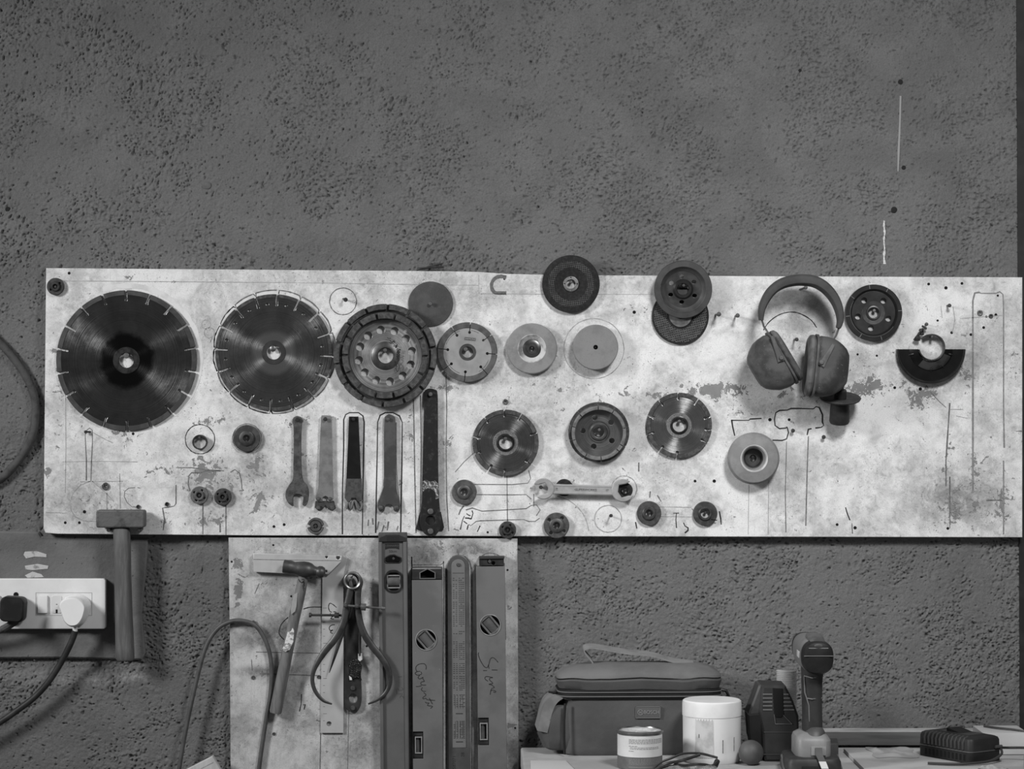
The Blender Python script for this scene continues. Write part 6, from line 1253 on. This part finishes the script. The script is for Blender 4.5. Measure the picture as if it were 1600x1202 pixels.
# belt clip and strap on the foot
b = MB(raw=True); b.box(xx(1262), xx(1285), -0.047, -0.043, zz(1174), zz(1160), 0.001); b.build('clip_mount', mat('clip_mount_grey', 132, 0.5), rd)
b = MB(raw=True); pth = [(1273, 1162, -0.049), (1273.5, 1172, -0.053), (1277, 1180, -0.058), (1282, 1193, -0.0610), (1286, 1201.5, -0.0615)]
rings = []
for x_, y_, h_ in pth: rings.append([(xx(x_)-0.0055, h_, zz(y_)), (xx(x_)+0.0055, h_, zz(y_)), (xx(x_)+0.0055, h_+0.002, zz(y_)), (xx(x_)-0.0055, h_+0.002, zz(y_))])
b.grid(rings, True, True, True); cl = b.build('strap', mat('strap_dark', 60, 0.6), rd)
b = MB(raw=True); rings = []
for x_, y_, h_ in ((1277.5, 1181.5, -0.0595), (1281.5, 1192, -0.0618)): rings.append([(xx(x_)-0.0056, h_, zz(y_)), (xx(x_)+0.0056, h_, zz(y_)), (xx(x_)+0.0056, h_+0.001, zz(y_)), (xx(x_)-0.0056, h_+0.001, zz(y_))])
b.grid(rings, True, True, True); b.build('bright_buckle', mat('buckle_bright', 235, 0.2, 0.3), cl)
# dark wedge block by the drill
b = MB(raw=True); b.add_bm(slab([(P(1290, 601, .12).x, -0.09), (P(1312, 601, .12).x, -0.09), (P(1310, 601, .15).x, -0.15), (P(1296, 601, .15).x, -0.15)], zt+0.0005, zt+0.022, 0.002)); o = b.build('wood_offcut', mat('dark_offcut', 62, 0.7, 0, 50, 30), None); tag(o, 'small dark wood offcut behind the drill battery', 'offcut')

# ------------------------------------------------------------------ safety spectacles
ks = S(0.305); rs = thing('safety_spectacles', 'dark framed safety spectacles lying in front of the jar', 'spectacles', bench_pt(1085, 0.305)); zs = lambda y: (CAMZ-(y-601)*ks)-zt
b = MB(raw=True); xs = lambda x: (x-1085)*ks
fr_ = spline([(1037, 1199, 0.012), (1052, 1193, 0.002), (1068, 1194, -0.004), (1085, 1192, -0.006), (1100, 1193, -0.002), (1112, 1196, 0.006), (1123, 1190, 0.018)], 6); b.tube([(xs(x_), -0.012+y_, max(0.0035, zs(yy))) for x_, yy, y_ in fr_], 0.0022, 10); b.build('frame', mat('spectacle_frame', 36, 0.25, 0, 50, 60), rs)
t = NT('clear_lens'); t.b.inputs['Base Color'].default_value = g(200); t.b.inputs['Roughness'].default_value = 0.05; t.b.inputs['Transmission Weight'].default_value = 0.8; t.b.inputs['IOR'].default_value = 1.3
for cx_ in (1061, 1102):
    b = MB(raw=True); rings = []
    for j in range(7):
        u = -1+2*j/6; rings.append([(xs(cx_+17*u), -0.0155+0.006*u*u+o_, z_) for o_, z_ in ((0, 0.0012), (0, 0.0125*(1-0.25*u*u)), (0.0014, 0.0125*(1-0.25*u*u)), (0.0014, 0.0012))])
    b.grid(rings, True, True, True); b.build('lens', t.m, rs)
for pts in ([(1036, 1200, 0.000), (1020, 1204, -0.01), (1032, 1194, 0.004), (1050, 1188, 0.012), (1066, 1183, 0.02), (1082, 1183, 0.03), (1100, 1185, 0.036), (1122, 1189, 0.022)], [(1022, 1202, -0.02), (1040, 1193, -0.016), (1062, 1190, -0.006), (1080, 1186, 0.004), (1094, 1182.5, 0.010)]):
    b = MB(raw=True); b.tube([(xs(x_), -0.004+y_, max(0.003, zs(yy)+0.002)) for x_, yy, y_ in spline(pts, 5)], 0.0019, 10, squash=(1, 1.3)); b.build('temple', mat('temple_plastic', 44, 0.3, 0, 70, 40), rs)
b = MB(raw=True); b.tube([(xs(1118), 0.006, 0.008), (xs(1122), 0.016, 0.014)], 0.0045, 10); b.build('hinge_block', mat('hinge_black', 30, 0.35), rs)

# ------------------------------------------------------------------ charger
ang = math.atan2(-0.04, 0.062)       # direction of the short face
cP = bench_pt(1517, 0.28); zt2 = z1+0.0004
rch = thing('battery_charger', 'black slotted battery charger with cord at the right end of the bench', 'battery charger', (cP[0], cP[1], zt2), None, (0, 0, 0))
v1 = Vector((-0.068, 0.10, 0)).normalized(); v2 = Vector((0.10, 0.068, 0)).normalized(); LA, LB, H_ = 0.122, 0.070, 0.0405
def CP(u, v, z_): p_ = v1*u+v2*v; return (p_.x, p_.y, z_)
def cring(u0, u1, v0, v1_, rad, z_): return [CP(x_, y_, z_) for x_, y_ in rrect(u0, u1, v0, v1_, rad, 5)]
CH = mat('charger_black', 36, 0.5, 0, 44, 30); CH2 = mat('charger_lower_black', 30, 0.55, 0, 38, 30)
b = MB(raw=True); b.grid([cring(0.001, LA-0.001, 0.001, LB-0.001, 0.008, 0), cring(0, LA, 0, LB, 0.009, 0.002), cring(0, LA, 0, LB, 0.009, 0.018)], True, True, True); b.build('lower_case', CH2, rch)
b = MB(raw=True); b.grid([cring(0.0, LA, 0, LB, 0.009, 0.0185), cring(0.0005, LA-0.0005, 0.0005, LB-0.0005, 0.009, H_-0.006), cring(0.002, LA-0.002, 0.002, LB-0.002, 0.009, H_-0.002), cring(0.006, LA-0.006, 0.006, LB-0.006, 0.008, H_)], True, True, True); b.build('upper_case', CH, rch)
b = MB(raw=True); b.grid([cring(-0.0008, LA+0.0008, -0.0008, LB+0.0008, 0.0095, 0.0178), cring(-0.0008, LA+0.0008, -0.0008, LB+0.0008, 0.0095, 0.0192)], True, True, True); b.build('case_seam', mat('charger_seam', 82, 0.5), rch)
def cbox(b, u0, u1, v0, v1_, z0, z1_): b.grid([[CP(u0, v0, z0), CP(u1, v0, z0), CP(u1, v1_, z0), CP(u0, v1_, z0)], [CP(u0, v0, z1_), CP(u1, v0, z1_), CP(u1, v1_, z1_), CP(u0, v1_, z1_)]], True, True, True)
for i in range(11):
    u = 0.017+i*0.0088
    b = MB(raw=True); b.tube([CP(u, -0.0005, 0.0215), CP(u, -0.0008, H_-0.008), CP(u, 0.003, H_-0.0015), CP(u, 0.010, H_+0.0002)], 0.0021, 8); b.build('vent_rib', mat('vent_rib_grey', 58, 0.45), rch)
b = MB(raw=True)
for i in range(11):
    u = 0.0125+i*0.0088; cbox(b, u, u+0.0042, -0.0003, 0.001, 0.004, 0.014)
b.build('lower_vents', mat('vent_gap', 14, 0.8), rch)
b = MB(raw=True); cbox(b, 0.03, 0.10, 0.026, 0.062, H_-0.001, H_+0.0006); b.build('battery_socket', mat('socket_plate', 58, 0.4), rch)
b = MB(raw=True); b.grid([[CP(0.05, 0.03, H_), CP(0.05, 0.058, H_), CP(0.085, 0.058, H_), CP(0.085, 0.03, H_)], [CP(0.082, 0.03, H_+0.006), CP(0.082, 0.058, H_+0.006), CP(0.086, 0.058, H_+0.006), CP(0.086, 0.03, H_+0.006)]], True, True, True); b.build('contact_hood', DBL, rch)
b = MB(raw=True); b.tube([CP(-0.003, LB-0.018, 0.024), CP(-0.003, LB-0.004, 0.024)], 0.0026, 10); b.build('cord_grommet', mat('grommet_grey', 66, 0.5), rch)
b = MB(raw=True); b.tube([tuple(p_) for p_ in spline([Vector(CP(-0.004, LB-0.006, 0.022)), Vector(CP(-0.008, LB+0.01, 0.021)), Vector((0.10, 0.03, 0.022)), Vector((0.16, 0.02, 0.02))], 5)], 0.0021, 10); b.build('cord', CABLED, rch)
b = MB(raw=True); b.tube([tuple(p_) for p_ in spline([Vector(CP(-0.003, LB-0.006, 0.021)), Vector(CP(-0.012, LB-0.014, 0.013)), Vector(CP(-0.014, LB-0.04, 0.005)), Vector(CP(-0.008, -0.006, 0.0032)), Vector((-0.03, -0.014, 0.0028)), Vector((-0.07, -0.005, 0.0028))], 6)], 0.0022, 10); b.build('loose_lead', mat('lead_grey', 54, 0.5), rch)
# white box behind
b = MB(raw=True); rw = thing('white_box', 'white plastic box behind the charger at the right edge', 'box', (P(1560, 601, 0.135).x, -0.135, z1+0.0004))
b.box(-0.035, 0.041, -0.045, 0.045, 0, 0.0365, 0.004); b.build('case', mat('box_white', 196, 0.4, 0, 188, 20), rw)
b = MB(raw=True); b.tube([tuple(p_) for p_ in spline([Vector((-0.02, 0.02, 0.0385)), Vector((0.0, -0.01, 0.0392)), Vector((0.02, -0.025, 0.039)), Vector((0.038, -0.04, 0.037)), Vector((0.046, -0.045, 0.031)), Vector((0.052, -0.05, 0.01))], 6)], 0.0018, 8); b.build('lead', mat('box_lead_grey', 76, 0.5), rw)
# crumpled plastic sheet and rag
def crumple(name, label, cat, px, d, sx_, sy_, hgt, m, seed, z0):
    random.seed(seed); b = MB(raw=True); n1, n2 = 26, 20; rows = []
    ph = [random.uniform(0, 6) for _ in range(8)]
    for i in range(n2):
        row = []
        for j in range(n1):
            u, v = j/(n1-1)*2-1, i/(n2-1)*2-1; ed = max(0, 1-max(abs(u), abs(v))**3)
            hh = (0.5+0.5*math.sin(3.1*u+ph[0]+1.7*v))*(0.5+0.5*math.sin(4.3*v+ph[1]-u*2))+0.3*(1-abs(math.sin(3.3*u+2.4*v+ph[2])))**3+0.3*(1-abs(math.sin(2.9*v-3.6*u+ph[3])))**3
            row.append((u*sx_*(1+0.08*math.sin(5*v+ph[4])), v*sy_*(1+0.1*math.sin(4*u+ph[5])), 0.0006+hgt*hh*ed*0.62))
        rows.append(row)
    b.grid(rows, False); b.grid([[(x_, y_, max(0.0, z_-0.0005)) for x_, y_, z_ in row] for row in rows], False)
    o = b.build(name, m, None, (bench_pt(px, d)[0], -d, z0), smooth=60); tag(o, label, cat); return o
t = NT('milky_plastic_sheet'); t.b.inputs['Base Color'].default_value = g(190); t.b.inputs['Roughness'].default_value = 0.25; t.b.inputs['Transmission Weight'].default_value = 0.35
crumple('plastic_sheet', 'crumpled milky plastic sheet left of the charger', 'plastic sheet', 1395, 0.155, 0.036, 0.055, 0.009, t.m, 5, z1+0.0002)
crumple('rag', 'small pale rag at the foot of the charger', 'rag', 1552, 0.325, 0.022, 0.014, 0.010, mat('rag_cloth', 150, 0.9, 0, 120, 60), 9, z1+0.0002)
